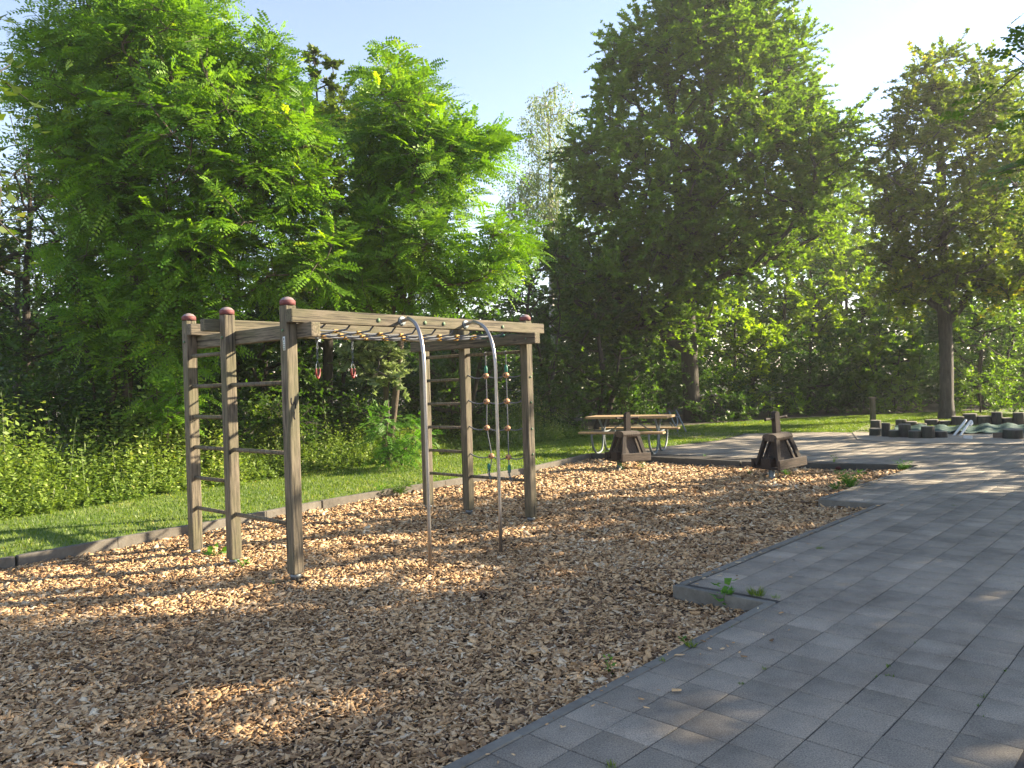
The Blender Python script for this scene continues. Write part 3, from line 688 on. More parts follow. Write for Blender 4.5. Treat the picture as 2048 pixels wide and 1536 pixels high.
def tarp():
    M_t = plain('green_tarp', (.025, .07, .058), .6, 0, 12, .25, .3)
    px = [(1790, 870), (1900, 872), (2010, 874), (2110, 868), (2110, 852), (2000, 850), (1880, 853), (1790, 856)]
    A = np.array([g(*q)[:2] for q in px]); nx, ny = 60, 26; V = []
    lo = (A[0] + A[7]) / 2; 
    for i in range(nx):
        t = i / (nx - 1); f = A[0] * (1 - t) + A[3] * t; bq = A[7] * (1 - t) + A[4] * t
        for j in range(ny):
            s = j / (ny - 1); q = f * (1 - s) + bq * s
            z = .135 + .12 * t * .55 * math.sin(math.pi * s) ** 1.2 + .03 * math.sin(q[0] * 4.1 + q[1] * 2.0) + .03 * math.sin(q[0] * 11 - q[1] * 7) + .02 * math.sin(q[0] * 19 + q[1] * 13)
            z = max(z, .125); V.append((q[0], q[1], z))
    k = ny; i = np.arange(nx - 1)[:, None] * k; j = np.arange(ny - 1)[None]
    F = np.stack([i + j, i + k + j, i + k + j + 1, i + j + 1], -1).reshape(-1, 4)
    o = npmesh('ground_tarp', np.array(V), F, M_t, smooth=True); tag(o, 'crumpled dark green tarpaulin spread inside the ring of log stumps', 'tarpaulin')
tarp()
def wpole(P, label, hook=None):
    e_ = tube('white_pole', P, .026, M_white, None, 10); tag(e_, label, 'pole')
q0 = g(1907, 872); q1 = at(1932, 840, q0[1] + .5); wpole([q0, (q0 + q1) / 2, q1], 'straight white pole leaning on the green tarpaulin, left of the hooked one')
q0 = g(1920, 872); q1 = at(1938, 846, q0[1] + .4); wpole(smooth_path([q0, (q0 + q1) / 2, q1, at(1942, 842, q0[1] + .45), at(1944, 847, q0[1] + .4), at(1940, 851, q0[1] + .35)], 5), 'white pole with a hooked top leaning on the green tarpaulin')
a = g(1986, 873, .14); b = g(2022, 871, .16); o = box_part('plank', a, b, .05, .16, M_palewood, None, .008); tag(o, 'pale plank lying in front of the green tarpaulin', 'plank')
a = g(1928, 875, .13); b = g(1944, 876, .13); o = box_part('board_offcut', a, b, .04, .09, M_white, None, .008); tag(o, 'short white board offcut lying below the white poles', 'board')
bs = g(1746, 843); o = box_part('wooden_post', (bs[0], bs[1], .0), (bs[0], bs[1], at(1746, 797, bs[1])[2]), .16, .12, M_post, None, .015, (1, 0, 0)); tag(o, 'single upright timber post on the lawn beside the log ring', 'post')
cpost = box_part('post_top_board', (0, 0, 0), (0, 0, .04), .2, .18, M_palewood, o, .004); cpost.matrix_local = Matrix.Translation((0, 0, at(1746, 797, bs[1])[2] - .0))

# ------------------------------------------------------------------ foliage
def kites(B, A, Sd, L_, W_, fold=.12, mid=.42):
    """B base, A axis, Sd side: leaf-shaped quads"""
    n = np.cross(A, Sd); L1 = L_[:, None]; W1 = W_[:, None]
    v0 = B; v2 = B + A * L1 - n * (L1 * .08); m = B + A * L1 * mid
    v1 = m + Sd * W1 * .5 + n * W1 * fold; v3 = m - Sd * W1 * .5 + n * W1 * fold
    return np.stack([v0, v1, v2, v3], 1)
def up_side(D, tilt=.35):
    n = len(D); z = np.tile([0, 0, 1.0], (n, 1)) + rng.normal(0, tilt, (n, 3))
    return unit(np.cross(D, z))
def leaves_simple(P, D, size, asp=.5, tilt=.45):
    L_ = rng.uniform(.7, 1.25, len(P)) * size
    return kites(P, D, up_side(D, tilt), L_, L_ * asp)
def leaves_maple(P, D, size, tilt=.45):
    n = len(P); Sd = up_side(D, tilt); L_ = rng.uniform(.7, 1.2, n) * size; out = [kites(P, D, Sd, L_, L_ * .55)]
    for s in (-1, 1):
        D2 = unit(D * .55 + Sd * s * .83); S2 = unit(np.cross(np.cross(D2, Sd * s), D2)) if False else unit(Sd * .55 - D * s * .83)
        out.append(kites(P, D2, S2, L_ * .82, L_ * .45))
    return np.stack(out, 1).reshape(-1, 4, 3), 3
SHOOT_BIAS = np.array([.15, -.35, .95])   # sprays lie in tiers, faces lifted a little to the open side
def leaves_robinia(P, D, size, k=6, lf=.055, ci=None):
    n = len(P); cn = rng.normal(0, .5, (ci.max() + 1, 3)) + SHOOT_BIAS; z = cn[ci] + rng.normal(0, .2, (n, 3)); Sd = unit(np.cross(D, z)); L_ = rng.uniform(.7, 1.2, n) * size; out = []
    nrm = np.cross(Sd, D)
    for i in range(k + 1):
        t = .18 + .82 * i / k; Pt = P + D * (L_ * t)[:, None]; Pt[:, 2] -= .28 * L_ * t * t
        ll = lf * (L_ / size) * (1 - .25 * abs(t - .5)) 
        if i == k:
            A = unit(D + np.array([0, 0, -.5])); out.append(kites(Pt, A, Sd, ll, ll * .58))
        else:
            for s in (-1, 1):
                A = unit(Sd * s * .93 + D * .3 + rng.normal(0, .12, (n, 3)) - np.array([0, 0, .12])); S2 = unit(D - (D * A).sum(1)[:, None] * A)
                out.append(kites(Pt, A, S2, ll, ll * .58))
    return np.stack(out, 1).reshape(-1, 4, 3), 2 * k + 1

def shoots(C, R, ns, nl, flat=.75, upb=.25, droop=.15, along=(.25, 1.0)):
    """from clump centres C (radius R): ns shoots each, nl leaves each; returns leaf pos, dir, clump idx, shoot paths"""
    m = len(C); T = m * ns; ci = np.repeat(np.arange(m), ns)
    d = rng.normal(0, 1, (T, 3)); d[:, 2] = d[:, 2] * flat + upb; d = unit(d)
    L_ = R[ci] * rng.uniform(.55, 1.15, T); st = C[ci] + rng.normal(0, 1, (T, 3)) * (R[ci] * .12)[:, None]
    t = np.linspace(along[0], along[1], nl)[None, :] + rng.normal(0, .03, (T, nl))
    P = st[:, None] + d[:, None] * (L_[:, None] * t)[..., None]; P[..., 2] -= droop * L_[:, None] * t * t
    hs = unit(np.cross(d, np.tile([0, 0, 1.0], (T, 1)))); sg = np.where(np.arange(nl) % 2 == 0, 1, -1)[None, :] * np.ones((T, 1))
    sg[:, -1] = 0
    D = unit(d[:, None] * .55 + hs[:, None] * sg[..., None] * .8 + rng.normal(0, .2, (T, nl, 3)))
    return P.reshape(-1, 3), D.reshape(-1, 3), np.repeat(ci, nl), st, d, L_

def inpoly(px, py, poly):
    r_ = np.zeros(len(px), bool); n = len(poly)
    for i in range(n):
        x0, y0 = poly[i]; x1, y1 = poly[(i + 1) % n]
        c = ((y0 > py) != (y1 > py)) & (px < (x1 - x0) * (py - y0) / (y1 - y0 + 1e-9) + x0); r_ ^= c
    return r_
def edge_dist(px, py, poly):
    d = np.full(len(px), 1e9); n = len(poly)
    for i in range(n):
        a = np.array(poly[i], float); b = np.array(poly[(i + 1) % n], float); ab = b - a
        t = np.clip(((px - a[0]) * ab[0] + (py - a[1]) * ab[1]) / (ab @ ab), 0, 1)
        d = np.minimum(d, np.hypot(px - a[0] - t * ab[0], py - a[1] - t * ab[1]))
    return d
def crown_points(poly, Y, thick, n, rpx):
    """clump centres filling a crown: outline seen from here, rounded depth"""
    poly = [tuple(q) for q in poly]; xs = [q[0] for q in poly]; ys = [q[1] for q in poly]; C = []
    tries = 0; mind = .0
    area = (max(xs) - min(xs)) * (max(ys) - min(ys))
    sep = .62 * math.sqrt(area / n)
    pts = []
    while len(pts) < n and tries < 60:
        tries += 1
        x = rng.uniform(min(xs), max(xs), 400); y = rng.uniform(min(ys), max(ys), 400)
        ok = inpoly(x, y, poly); x = x[ok]; y = y[ok]; e_ = edge_dist(x, y, poly)
        for a, b, c in zip(x, y, e_):
            if c < rpx * .62: continue
            dep = rng.uniform(-1, 1); hw = thick * min(1, math.sqrt(c / (min(max(xs) - min(xs), max(ys) - min(ys)) * .38)))
            q = at(a, b, Y + dep * hw)
            if all((q[0] - p_[0]) ** 2 + (q[1] - p_[1]) ** 2 + (q[2] - p_[2]) ** 2 > (sep * Y / FPX * .75) ** 2 for p_ in pts): pts.append(q)
            if len(pts) >= n: break
    return np.array(pts)

def skeleton(trunks, C, base_r):
    """trunks: list of polylines; clumps joined to the nearest lower node; pipe-model radii"""
    pos = []; par = []
    for T in trunks:
        T = smooth_path(np.array(T, float), 5); pv = -1
        for q in T: pos.append(q); par.append(pv); pv = len(pos) - 1
    top = max(t[-1][2] for t in trunks)
    tb = np.array(trunks[0][0], float)
    axis = np.array(pos)
    dd = [np.min(np.linalg.norm(axis - c, axis=1)) for c in C]
    tips = []
    for ci in np.argsort(dd):
        c = C[ci]; A = np.array(pos); v = c - A; L_ = np.linalg.norm(v, axis=1)
        cost = L_ + 1.6 * np.clip(-(v[:, 2] - .25 * L_), 0, None) + np.where(A[:, 2] < tb[2] + .9, 2.0, 0)
        j = int(np.argmin(cost)); a = A[j]; Lg = L_[j]; k = max(2, int(Lg / .45)); up = np.array([0, 0, 1.0]) * Lg * .12
        jit = rng.normal(0, .05 * Lg, 3); pv = j
        for s in range(1, k + 1):
            t = s / k; q = a * (1 - t) + c * t - up * 4 * t * (1 - t) * .5 + jit * 4 * t * (1 - t) * .5 + (rng.normal(0, .025, 3) if s < k else 0)
            pos.append(q); par.append(pv); pv = len(pos) - 1
        tips.append(pv)
    cnt = np.zeros(len(pos)); 
    for t in tips: cnt[t] += 1
    ordr = range(len(pos) - 1, -1, -1)
    for i in ordr:
        if par[i] >= 0: cnt[par[i]] += cnt[i]
    cnt = np.maximum(cnt, .3); rad = base_r * (cnt / cnt.max()) ** .5
    return np.array(pos), np.array(par), np.maximum(rad, .008)
def seg_mesh(pos, par, rad, sides=6, extra=None):
    i = np.where(par >= 0)[0]; p0 = pos[par[i]]; p1 = pos[i]; r1 = rad[i]; r0 = np.minimum(rad[par[i]], r1 * 1.5)
    if extra is not None:
        p0 = np.vstack([p0, extra[0]]); p1 = np.vstack([p1, extra[1]]); r0 = np.concatenate([r0, extra[2]]); r1 = np.concatenate([r1, extra[2] * .5])
    d = unit(p1 - p0); ref = np.where(np.abs(d[:, 2:3]) < .9, np.array([[0, 0, 1.0]]), np.array([[1.0, 0, 0]])); s = unit(np.cross(d, ref)); q = np.cross(d, s)
    an = np.arange(sides) / sides * 2 * np.pi; cs = np.cos(an)[None, :, None]; sn = np.sin(an)[None, :, None]
    dirs = s[:, None] * cs + q[:, None] * sn
    e_ = d * (r1 * .35)[:, None]
    V = np.concatenate([(p0[:, None] - e_[:, None]) + dirs * r0[:, None, None], (p1[:, None] + e_[:, None]) + dirs * r1[:, None, None]], 1).reshape(-1, 3)
    b = (np.arange(len(p0)) * 2 * sides)[:, None, None]; j = np.arange(sides)[None, :, None]; j2 = (j + 1) % sides
    F = (b + np.concatenate([j, j2, sides + j2, sides + j], 2)).reshape(-1, 4)
    return V, F

TOTAL = [0]
def build_tree(name, label, cat, trunks, C, R, base_r, kind, leafmat, barkmat, ns, nl, size, group=None, twig=.006, droop=.15, flat=.75, upb=.25, bare=None, crown='crown', lf=.055, fill=None):
    base = np.array(trunks[0][0], float); base[2] = .1
    e_ = empty(name, tuple(base), label, cat, group)
    R = np.broadcast_to(np.asarray(R, float), (len(C),))
    pos, par, rad = skeleton(trunks, C, base_r)
    # widen the foot
    low = pos[:, 2] < base[2] + .5; rad = np.where(low, np.maximum(rad, base_r * .0 + rad * (1 + .35 * (1 - (pos[:, 2] - base[2]).clip(0, .5) / .5))), rad)
    P, D, ci, st, d, L_ = shoots(C, R, ns, nl, flat, upb, droop)
    keep = rng.random(len(st)) < .8
    V, F = seg_mesh(pos, par, rad, 6, (np.repeat(C, ns, axis=0)[keep], st[keep] + d[keep] * (L_[keep] * .85)[:, None] - np.array([0, 0, 1.0]) * (droop * .7 * L_[keep])[:, None], np.full(keep.sum(), twig)))
    npmesh('trunk', V, F, barkmat, e_, off=base, smooth=True)
    if kind == 'robinia': K, per = leaves_robinia(P, D, size, 6, lf, ci)
    elif kind == 'maple': K, per = leaves_maple(P, D, size)
    elif kind == 'birch':
        # hanging strings
        D = unit(D * .25 + np.array([0, 0, -1.0])); P = P.copy(); P[:, 2] -= rng.uniform(0, 1, len(P)) ** 1.5 * (R[ci] * 1.1); K = leaves_simple(P, D, size, .7, .9); per = 1
    else: K = leaves_simple(P, D, size, .55); per = 1
    cr = rng.normal(0, .13, len(C)); rv = np.clip(.45 + cr[ci] + rng.normal(0, .16, len(P)), 0, 1); rv = np.repeat(rv, per)
    n = len(K); F = np.arange(n * 4).reshape(-1, 4); TOTAL[0] += n
    npmesh(crown, K.reshape(-1, 3), F, leafmat, e_, rnd=rv, off=base)
    return e_

LM_rob = leaf_mat('robinia_leaf', (.06, .16, .012), (.20, .36, .025), (.40, .52, .04), .42, (1.5, 1.5, .4))
LM_rob2 = leaf_mat('robinia_leaf_far', (.06, .13, .02), (.12, .22, .035), (.2, .28, .05), .42, (1.3, 1.4, .5))
LM_map = leaf_mat('maple_leaf', (.07, .14, .018), (.15, .24, .03), (.25, .29, .05), .48, (1.8, 1.9, .4))
LM_mapdk = leaf_mat('maple_leaf_olive', (.055, .09, .022), (.12, .17, .04), (.24, .25, .09), .42, (1.5, 1.6, .5))
LM_mapyl = leaf_mat('maple_leaf_yellowish', (.07, .11, .018), (.15, .20, .03), (.32, .28, .06), .48, (1.8, 1.9, .4))
LM_birch = leaf_mat('birch_leaf', (.13, .19, .06), (.24, .31, .10), (.38, .42, .17), .35, (1.2, 1.3, .7))
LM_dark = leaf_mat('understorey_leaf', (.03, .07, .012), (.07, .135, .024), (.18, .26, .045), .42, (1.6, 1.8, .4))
LM_bright = leaf_mat('backlit_leaf', (.15, .25, .014), (.28, .40, .025), (.40, .48, .035), .55, (1.5, 1.5, .3))  # backlight is put into this brighter, yellower leaf colour
LM_pale = leaf_mat('pale_leaf', (.16, .22, .09), (.30, .36, .17), (.42, .44, .24), .35, (1.1, 1.2, .7))
LM_nettle = leaf_mat('nettle_leaf', (.07, .14, .022), (.24, .34, .06), (.55, .55, .2), .40, (1.3, 1.3, .5))
LM_weed = leaf_mat('weed_leaf', (.06, .16, .02), (.13, .28, .03), (.22, .38, .05), .42, (1.2, 1.3, .5))
LM_grass = leaf_mat('grass_blade', (.06, .13, .018), (.18, .25, .035), (.40, .37, .13), .42, (1.4, 1.4, .5))
BK_dark = bark_mat('dark_bark', (.02, .017, .014), (.07, .058, .045))
BK_grey = bark_mat('grey_bark', (.03, .027, .024), (.085, .075, .064))
BK_rob = bark_mat('robinia_bark', (.045, .035, .025), (.14, .105, .075))
BK_birch = bark_mat('birch_bark', (.25, .23, .20), (.6, .57, .52))

def B2(x, Y, z=.05): q = at(x, 768, Y); return (q[0], q[1], z)
# --- robinias
polyR1 = [(40, 70), (130, 0), (190, -130), (340, -230), (450, -90), (500, 20), (560, 90), (615, 160), (650, 230), (655, 310), (625, 370), (655, 420), (735, 440), (700, 510), (650, 575), (560, 610), (480, 600), (430, 720), (330, 790), (190, 770), (90, 660), (90, 520), (110, 400), (60, 320), (15, 220), (30, 120)]
C = crown_points(polyR1, 12.6, 1.8, 330, 52)
build_tree('robinia_tree', 'large lime-green feathery robinia with several stems filling the upper left', 'tree',
  [[B2(235, 13.2), at(260, 700, 13.1), at(275, 500, 12.9), at(270, 380, 12.8), at(290, 180, 12.6)], [B2(190, 13.0), at(240, 720, 12.8), at(330, 560, 12.5), at(440, 400, 12.3)], [B2(215, 13.4), at(150, 560, 13.2), at(140, 380, 13.0)]],
  C, rng.uniform(.42, .70, len(C)), .085, 'robinia', LM_rob, BK_rob, 8, 8, .32, lf=.074)
polyR2 = [(640, 600), (650, 500), (700, 420), (690, 330), (715, 230), (725, 140), (800, 95), (860, 130), (905, 230), (950, 240), (1000, 235), (1010, 330), (985, 400), (1000, 415), (1100, 425), (1080, 490), (1065, 560), (985, 590), (930, 630), (850, 610), (760, 650), (690, 640)]
C = crown_points(polyR2, 14.3, 1.6, 165, 50)
C = C[~((np.abs(C[:, 0] - at(930, 460, 14.3)[0]) < .35) & (np.abs(C[:, 2] - at(930, 460, 14.3)[2]) < .6))]
build_tree('robinia_tree', 'smaller feathery robinia behind the climbing frame with bright sprays reaching right', 'tree',
  [[B2(770, 14.8), at(800, 700, 14.6), at(812, 480, 14.4), at(830, 300, 14.3), at(815, 180, 14.3)], [B2(760, 14.8), at(790, 600, 14.5), at(850, 500, 14.3)]],
  C, rng.uniform(.42, .70, len(C)), .07, 'robinia', LM_rob, BK_rob, 8, 8, .32, lf=.074)
C = crown_points([(300, 740), (380, 745), (400, 800), (370, 880), (310, 880), (280, 800)], 12.3, .5, 9, 25)
build_tree('robinia_sapling', 'low robinia sapling with bright sprays left of the outermost post', 'sapling', [[B2(330, 12.6), at(335, 840, 12.5), at(340, 790, 12.4)]], C, .42, .02, 'robinia', LM_rob, BK_rob, 6, 6, .22)
C = crown_points([(755, 830), (830, 820), (850, 860), (850, 930), (780, 930), (740, 880)], 14.0, .5, 12, 22)
build_tree('robinia_sapling', 'low green robinia sapling seen left of the far posts', 'sapling', [[B2(800, 14.4), at(800, 890, 14.3), at(800, 860, 14.2)]], C, .42, .02, 'robinia', LM_weed, BK_rob, 6, 6, .22)
C = crown_points([(1060, 655), (1110, 665), (1115, 700), (1080, 712), (1050, 690)], 14.5, .3, 5, 12)
C2 = crown_points([(440, 560), (640, 560), (600, 640), (460, 650)], 13.0, .6, 12, 30)
# --- dark maple between robinias
polyM = [(560, 250), (600, 190), (640, 150), (690, 160), (720, 200), (770, 260), (790, 420), (780, 600), (700, 680), (580, 640), (540, 420)]
C = crown_points(polyM, 17, 1.6, 110, 40)
tips = np.array([at(628, 112, 17), at(630, 150, 17), at(664, 130, 17), at(663, 165, 17)])
C = np.vstack([C, tips])
build_tree('maple_tree', 'olive-green maple with spiky top shoots between the two robinias', 'tree', [[B2(650, 17.5), at(655, 600, 17.3), at(640, 300, 17.0), at(630, 130, 17)]], C, np.concatenate([rng.uniform(.5, .8, len(C) - 4), np.full(4, .2)]), .12, 'maple', LM_mapdk, BK_dark, 9, 10, .13)
# pale maple branch seen through the frame
C = crown_points([(690, 690), (800, 680), (830, 730), (800, 770), (720, 760), (680, 730)], 14.2, .5, 16, 18)
build_tree('young_maple', 'young maple with pale sunlit leaves seen through the climbing frame', 'tree', [[B2(790, 15.2), at(775, 830, 15.0), at(770, 740, 14.6)]], C, .32, .05, 'maple', LM_pale, BK_grey, 7, 8, .12)
# --- left edge
polyL = [(-20, 380), (60, 230), (120, 220), (200, 330), (230, 500), (200, 700), (60, 760), (-120, 700), (-120, 450)]
C = crown_points(polyL, 14.5, 1.5, 120, 38)
build_tree('thin_tree', 'thin dark-stemmed tree with sparse leaves at the left edge', 'tree', [[B2(62, 14.5), at(52, 600, 14.5), at(60, 400, 14.5), at(42, 180, 14.5)], [at(52, 560, 14.5), at(58, 400, 14.6), at(20, 230, 14.6)]], C, rng.uniform(.5, .8, len(C)), .09, 'simple', LM_mapdk, BK_dark, 8, 9, .085)
C = np.array([at(-10, 150, 5.6), at(0, 230, 5.5), at(-15, 320, 5.7), at(-5, 440, 5.6), at(-30, 60, 5.8), at(-60, 200, 6), at(-90, 320, 6), at(-120, 120, 6.1), at(-150, 400, 6.2), at(-200, 250, 6.2)])
build_tree('cherry_tree', 'tree at the left edge of the view with a few drooping pale leaves reaching in', 'tree', [[(-7.4, 5.2, .05), (-7.3, 5.3, 1.6), (-7.0, 5.5, 3.2), (-6.4, 5.6, 4.6)]], C, .30, .035, 'simple', LM_mapdk, BK_grey, 6, 5, .11, droop=.6)
# --- birch
polyB = [(1035, 200), (1060, 165), (1110, 150), (1150, 160), (1175, 190), (1140, 250), (1160, 330), (1150, 420), (1110, 470), (1020, 460), (995, 420), (1010, 330), (1030, 290)]
C = crown_points(polyB, 31, 1.3, 95, 20)
build_tree('birch_tree', 'tall pale drooping birch behind, left of the big maple', 'tree', [[B2(1105, 31), at(1103, 600, 31), at(1102, 400, 31), at(1098, 260, 31), at(1085, 170, 31)]], C, rng.uniform(.45, .8, len(C)), .12, 'birch', LM_birch, BK_birch, 9, 18, .08, droop=.9, twig=.003)
# --- the big maple
polyBM = [(1255, 20), (1275, -60), (1350, -140), (1480, -120), (1575, -40), (1590, 30), (1640, 75), (1635, 150), (1655, 195), (1700, 200), (1735, 250), (1750, 320), (1755, 420), (1680, 480), (1600, 530), (1500, 580), (1450, 660), (1380, 720), (1240, 720), (1120, 680), (1110, 640), (1050, 560), (1060, 480), (1110, 440), (1110, 380), (1105, 300), (1150, 215), (1190, 160), (1200, 80)]
C = crown_points(polyBM, 26.2, 4.0, 500, 50)
hole = np.array([np.hypot((1024 + FPX * c[0] / c[1]) - 1390, ((768 - FPX * (c[2] - H) / c[1] - .03 * (FPX * c[0] / c[1])) - 200) * .9) for c in C])
C = C[(hole > 55) | (rng.random(len(C)) < .4)]
tb = g(1385, 842); tb[2] = .05
build_tree('maple_tree', 'huge dark green maple with a broad crown behind the picnic table', 'tree',
  [[tb, at(1378, 700, 26.3), at(1372, 560, 26.2), at(1385, 420, 26.2), at(1410, 250, 26.2), at(1430, 80, 26.2)],
   [at(1376, 600, 26.2), at(1360, 420, 25.4), at(1345, 250, 25.2), at(1330, 80, 25.5)],
   [at(1376, 600, 26.2), at(1450, 500, 25.8), at(1500, 400, 25.4)],
   [at(1378, 700, 26.3), at(1300, 650, 25.4), at(1200, 560, 24.6)]],
  C, rng.uniform(.75, 1.25, len(C)), .29, 'maple', LM_map, BK_dark, 15, 16, .145, twig=.008)
# --- right maple
polyRM = [(1790, 190), (1805, 120), (1860, 78), (1925, 88), (1995, 110), (2060, 160), (2130, 300), (2140, 560), (2030, 650), (1930, 600), (1850, 660), (1760, 640), (1725, 560), (1730, 470), (1715, 340), (1755, 240)]
C = crown_points(polyRM, 23.4, 3.0, 260, 46)
tb = g(1893, 838); tb[2] = .05
build_tree('maple_tree', 'yellowish-topped maple with a straight grey trunk rising behind the log stumps', 'tree',
  [[tb, at(1893, 720, 23.4), at(1888, 600, 23.4), at(1885, 440, 23.4), at(1880, 260, 23.4), at(1880, 140, 23.4)], [at(1891, 650, 23.4), at(1930, 600, 23.2), at(2000, 470, 22.8)], [at(1888, 600, 23.4), at(1800, 480, 23), at(1770, 380, 23)]],
  C, rng.uniform(.6, 1.0, len(C)), .19, 'maple', LM_mapyl, BK_grey, 12, 14, .125, twig=.008)
# --- tree at the right edge
C = crown_points([(1975, 30), (1985, -120), (2200, -500), (2900, -500), (2900, 250), (2500, 420), (2200, 330), (2085, 420), (2035, 300), (2010, 150)], 6.8, 1.3, 85, 60)
build_tree('robinia_tree', 'robinia right of the view whose drooping sprays hang in at the top right corner', 'tree', [[(8.4, 6.6, .05), (8.3, 6.7, 2.5), (8.1, 6.8, 4.2), (7.8, 6.8, 6.2)], [(8.3, 6.7, 2.8), (7.0, 6.8, 4.2), (5.6, 6.8, 4.9)]], C, rng.uniform(.35, .55, len(C)), .08, 'robinia', LM_rob2, BK_dark, 7, 7, .24, droop=.6, lf=.05)

# --- trees outside the frame on the right, whose shade falls over the paving
def shade_tree(x, y, z0, z1, r_, n, label, leaf=LM_map):
    C = []
    while len(C) < n:
        q = rng.uniform(-1, 1, 3)
        if q @ q < 1 and q @ q > .1: C.append((x + q[0] * r_, y + q[1] * r_, (z0 + z1) / 2 + q[2] * (z1 - z0) / 2))
    build_tree('maple_tree', label, 'tree', [[(x, y, .05), (x + .1, y, z0), (x, y + .1, (z0 + z1) / 2), (x, y, z1 - .8)]], np.array(C), rng.uniform(.7, 1.0, n), .2, 'maple', leaf, BK_grey, 8, 8, .24, group='trees beyond the right edge of the paving')
SHADE = [(13.5, 9.0, 2.2, 7.8, 2.8, 64, 'broad maple standing beside the paving, nearest tree right of the view'),
         (17.0, 13.0, 2.5, 8.5, 3.2, 62, 'tall maple right of the view, level with the wooden rockers'),
         (11.5, 4.2, 2.2, 7.5, 2.6, 56, 'low spreading maple right of the camera beside the paving'),
         (21, 8.0, 3, 10.5, 3.4, 50, 'tallest maple right of the view, standing farther from the paving'),
         (19.5, 18.5, 3, 8.5, 3.0, 46, 'rounded maple right of the view, behind the log stumps')]
SHADE.append((10.8, 7.2, 1.0, 5.0, 2.3, 75, 'low dense maple just right of the view, added to shade the paving'))  # unseen low tree added to close sun gaps on the near paving
for s in SHADE: shade_tree(*s)

# --- understorey and woodland behind
def bush(x, y, Y, rx, ry, label, mat, n=22, size=.10, kind='simple', name='shrub', ns=8, nl=9, bark=BK_dark, thick=None, rc=None, br=.05, cat='shrub', group=None, trunk=None):
    poly = [(x + rx * math.cos(t) * random.uniform(.85, 1.1), y + ry * math.sin(t) * random.uniform(.85, 1.1)) for t in np.linspace(0, 2 * math.pi, 14)[:-1]]
    th = thick if thick else rx / FPX * Y * .8
    C = crown_points(poly, Y, th, n, rx * .15); base = B2(x, Y); tp = at(x, y - ry * .4, Y)
    r0 = rc if rc else max(.3, 1.15 * math.sqrt(rx * ry / n) / FPX * Y)
    mid = at(x + random.uniform(-.2, .2) * rx, (y + 850) / 2, Y)
    st = [[base, tuple(mid), tuple(tp)]]
    if mid[2] > .8: st.append([(base[0] + .25, base[1] + .1, .05), tuple(at(x + rx * .3, (y + 860) / 2, Y)), tuple(at(x + rx * .4, y, Y))])
    return build_tree(name, label, cat, st, C, rng.uniform(.8, 1.2, len(C)) * r0, br, kind, mat, bark, ns, nl, size, group=group)
GW = 'understorey trees behind the lawn'
und = [
 (40, 560, 18.5, 190, 230, 'dark leafy tree behind the left edge, above the nettles', LM_dark, 46, .12, 'simple', 'understorey_tree'),
 (250, 640, 16.5, 170, 200, 'dense dark tree low behind the big robinia', LM_dark, 46, .11, 'maple', 'understorey_tree'),
 (480, 700, 16.8, 150, 160, 'dark tree behind the two left posts', LM_dark, 42, .11, 'maple', 'understorey_tree'),
 (640, 680, 19.0, 150, 190, 'shaded tree behind the tallest post', LM_dark, 42, .13, 'maple', 'understorey_tree'),
 (900, 690, 18.0, 170, 150, 'dark tree behind the far ladder', LM_dark, 46, .12, 'simple', 'understorey_tree'),
 (1060, 640, 22.0, 150, 190, 'dark tree right of the smaller robinia', LM_dark, 46, .14, 'simple', 'understorey_tree'),
 (1190, 690, 23.5, 130, 150, 'dark bushy tree left of the big maple trunk', LM_dark, 42, .14, 'maple', 'understorey_tree'),
 (1290, 720, 29.0, 110, 130, 'dark tree in the gloom directly beside the big maple trunk', LM_dark, 36, .16, 'simple', 'understorey_tree'),
 (1470, 700, 30.0, 110, 130, 'bushy green tree just right of the big maple trunk', LM_bright, 40, .16, 'maple', 'understorey_tree'),
 (1580, 560, 33.0, 130, 190, 'bright backlit lime-green tree between the two maples', LM_bright, 64, .17, 'maple', 'understorey_tree'),
 (1690, 590, 35.0, 90, 190, 'tall sunlit tree just left of the right maple', LM_bright, 46, .17, 'maple', 'understorey_tree'),
 (1620, 740, 29.5, 100, 90, 'low green tree under the bright backlit one', LM_dark, 34, .15, 'simple', 'understorey_tree'),
 (1760, 700, 29.0, 100, 110, 'dark bushy tree left of the straight grey trunk', LM_map, 36, .16, 'maple', 'understorey_tree'),
 (1640, 430, 40.0, 130, 150, 'tall sunlit tree far behind, between the two maples', LM_bright, 44, .19, 'maple', 'understorey_tree'),
 (1740, 440, 42.0, 110, 140, 'far green tree left of the yellowish-topped maple', LM_map, 34, .19, 'maple', 'understorey_tree'),
 (1970, 690, 28.0, 120, 110, 'hazy green tree right of the straight grey trunk', LM_map, 40, .15, 'simple', 'understorey_tree'),
 (2080, 560, 31.0, 120, 200, 'tall green tree at the right edge behind the log stumps', LM_map, 46, .17, 'maple', 'understorey_tree'),
 (-140, 560, 14.0, 160, 260, 'leafy tree just outside the left edge', LM_dark, 40, .11, 'simple', 'understorey_tree'),
 (1180, 520, 36.0, 110, 130, 'grey-green tree at the foot of the birch', LM_map, 40, .18, 'simple', 'understorey_tree'),
 (140, 330, 21.0, 90, 120, 'small tree glimpsed behind the upper left robinia', LM_mapdk, 20, .12, 'simple', 'understorey_tree'),
 (820, 480, 22.0, 150, 150, 'tree glimpsed behind the smaller robinia', LM_mapdk, 30, .13, 'simple', 'understorey_tree'),
 (380, 470, 19.5, 160, 150, 'tree glimpsed through the lower gaps of the big robinia', LM_mapdk, 34, .12, 'simple', 'understorey_tree'),
]
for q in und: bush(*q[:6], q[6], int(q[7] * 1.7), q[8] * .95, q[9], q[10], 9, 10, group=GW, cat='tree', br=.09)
GS = 'low shrubs along the edge of the lawn'
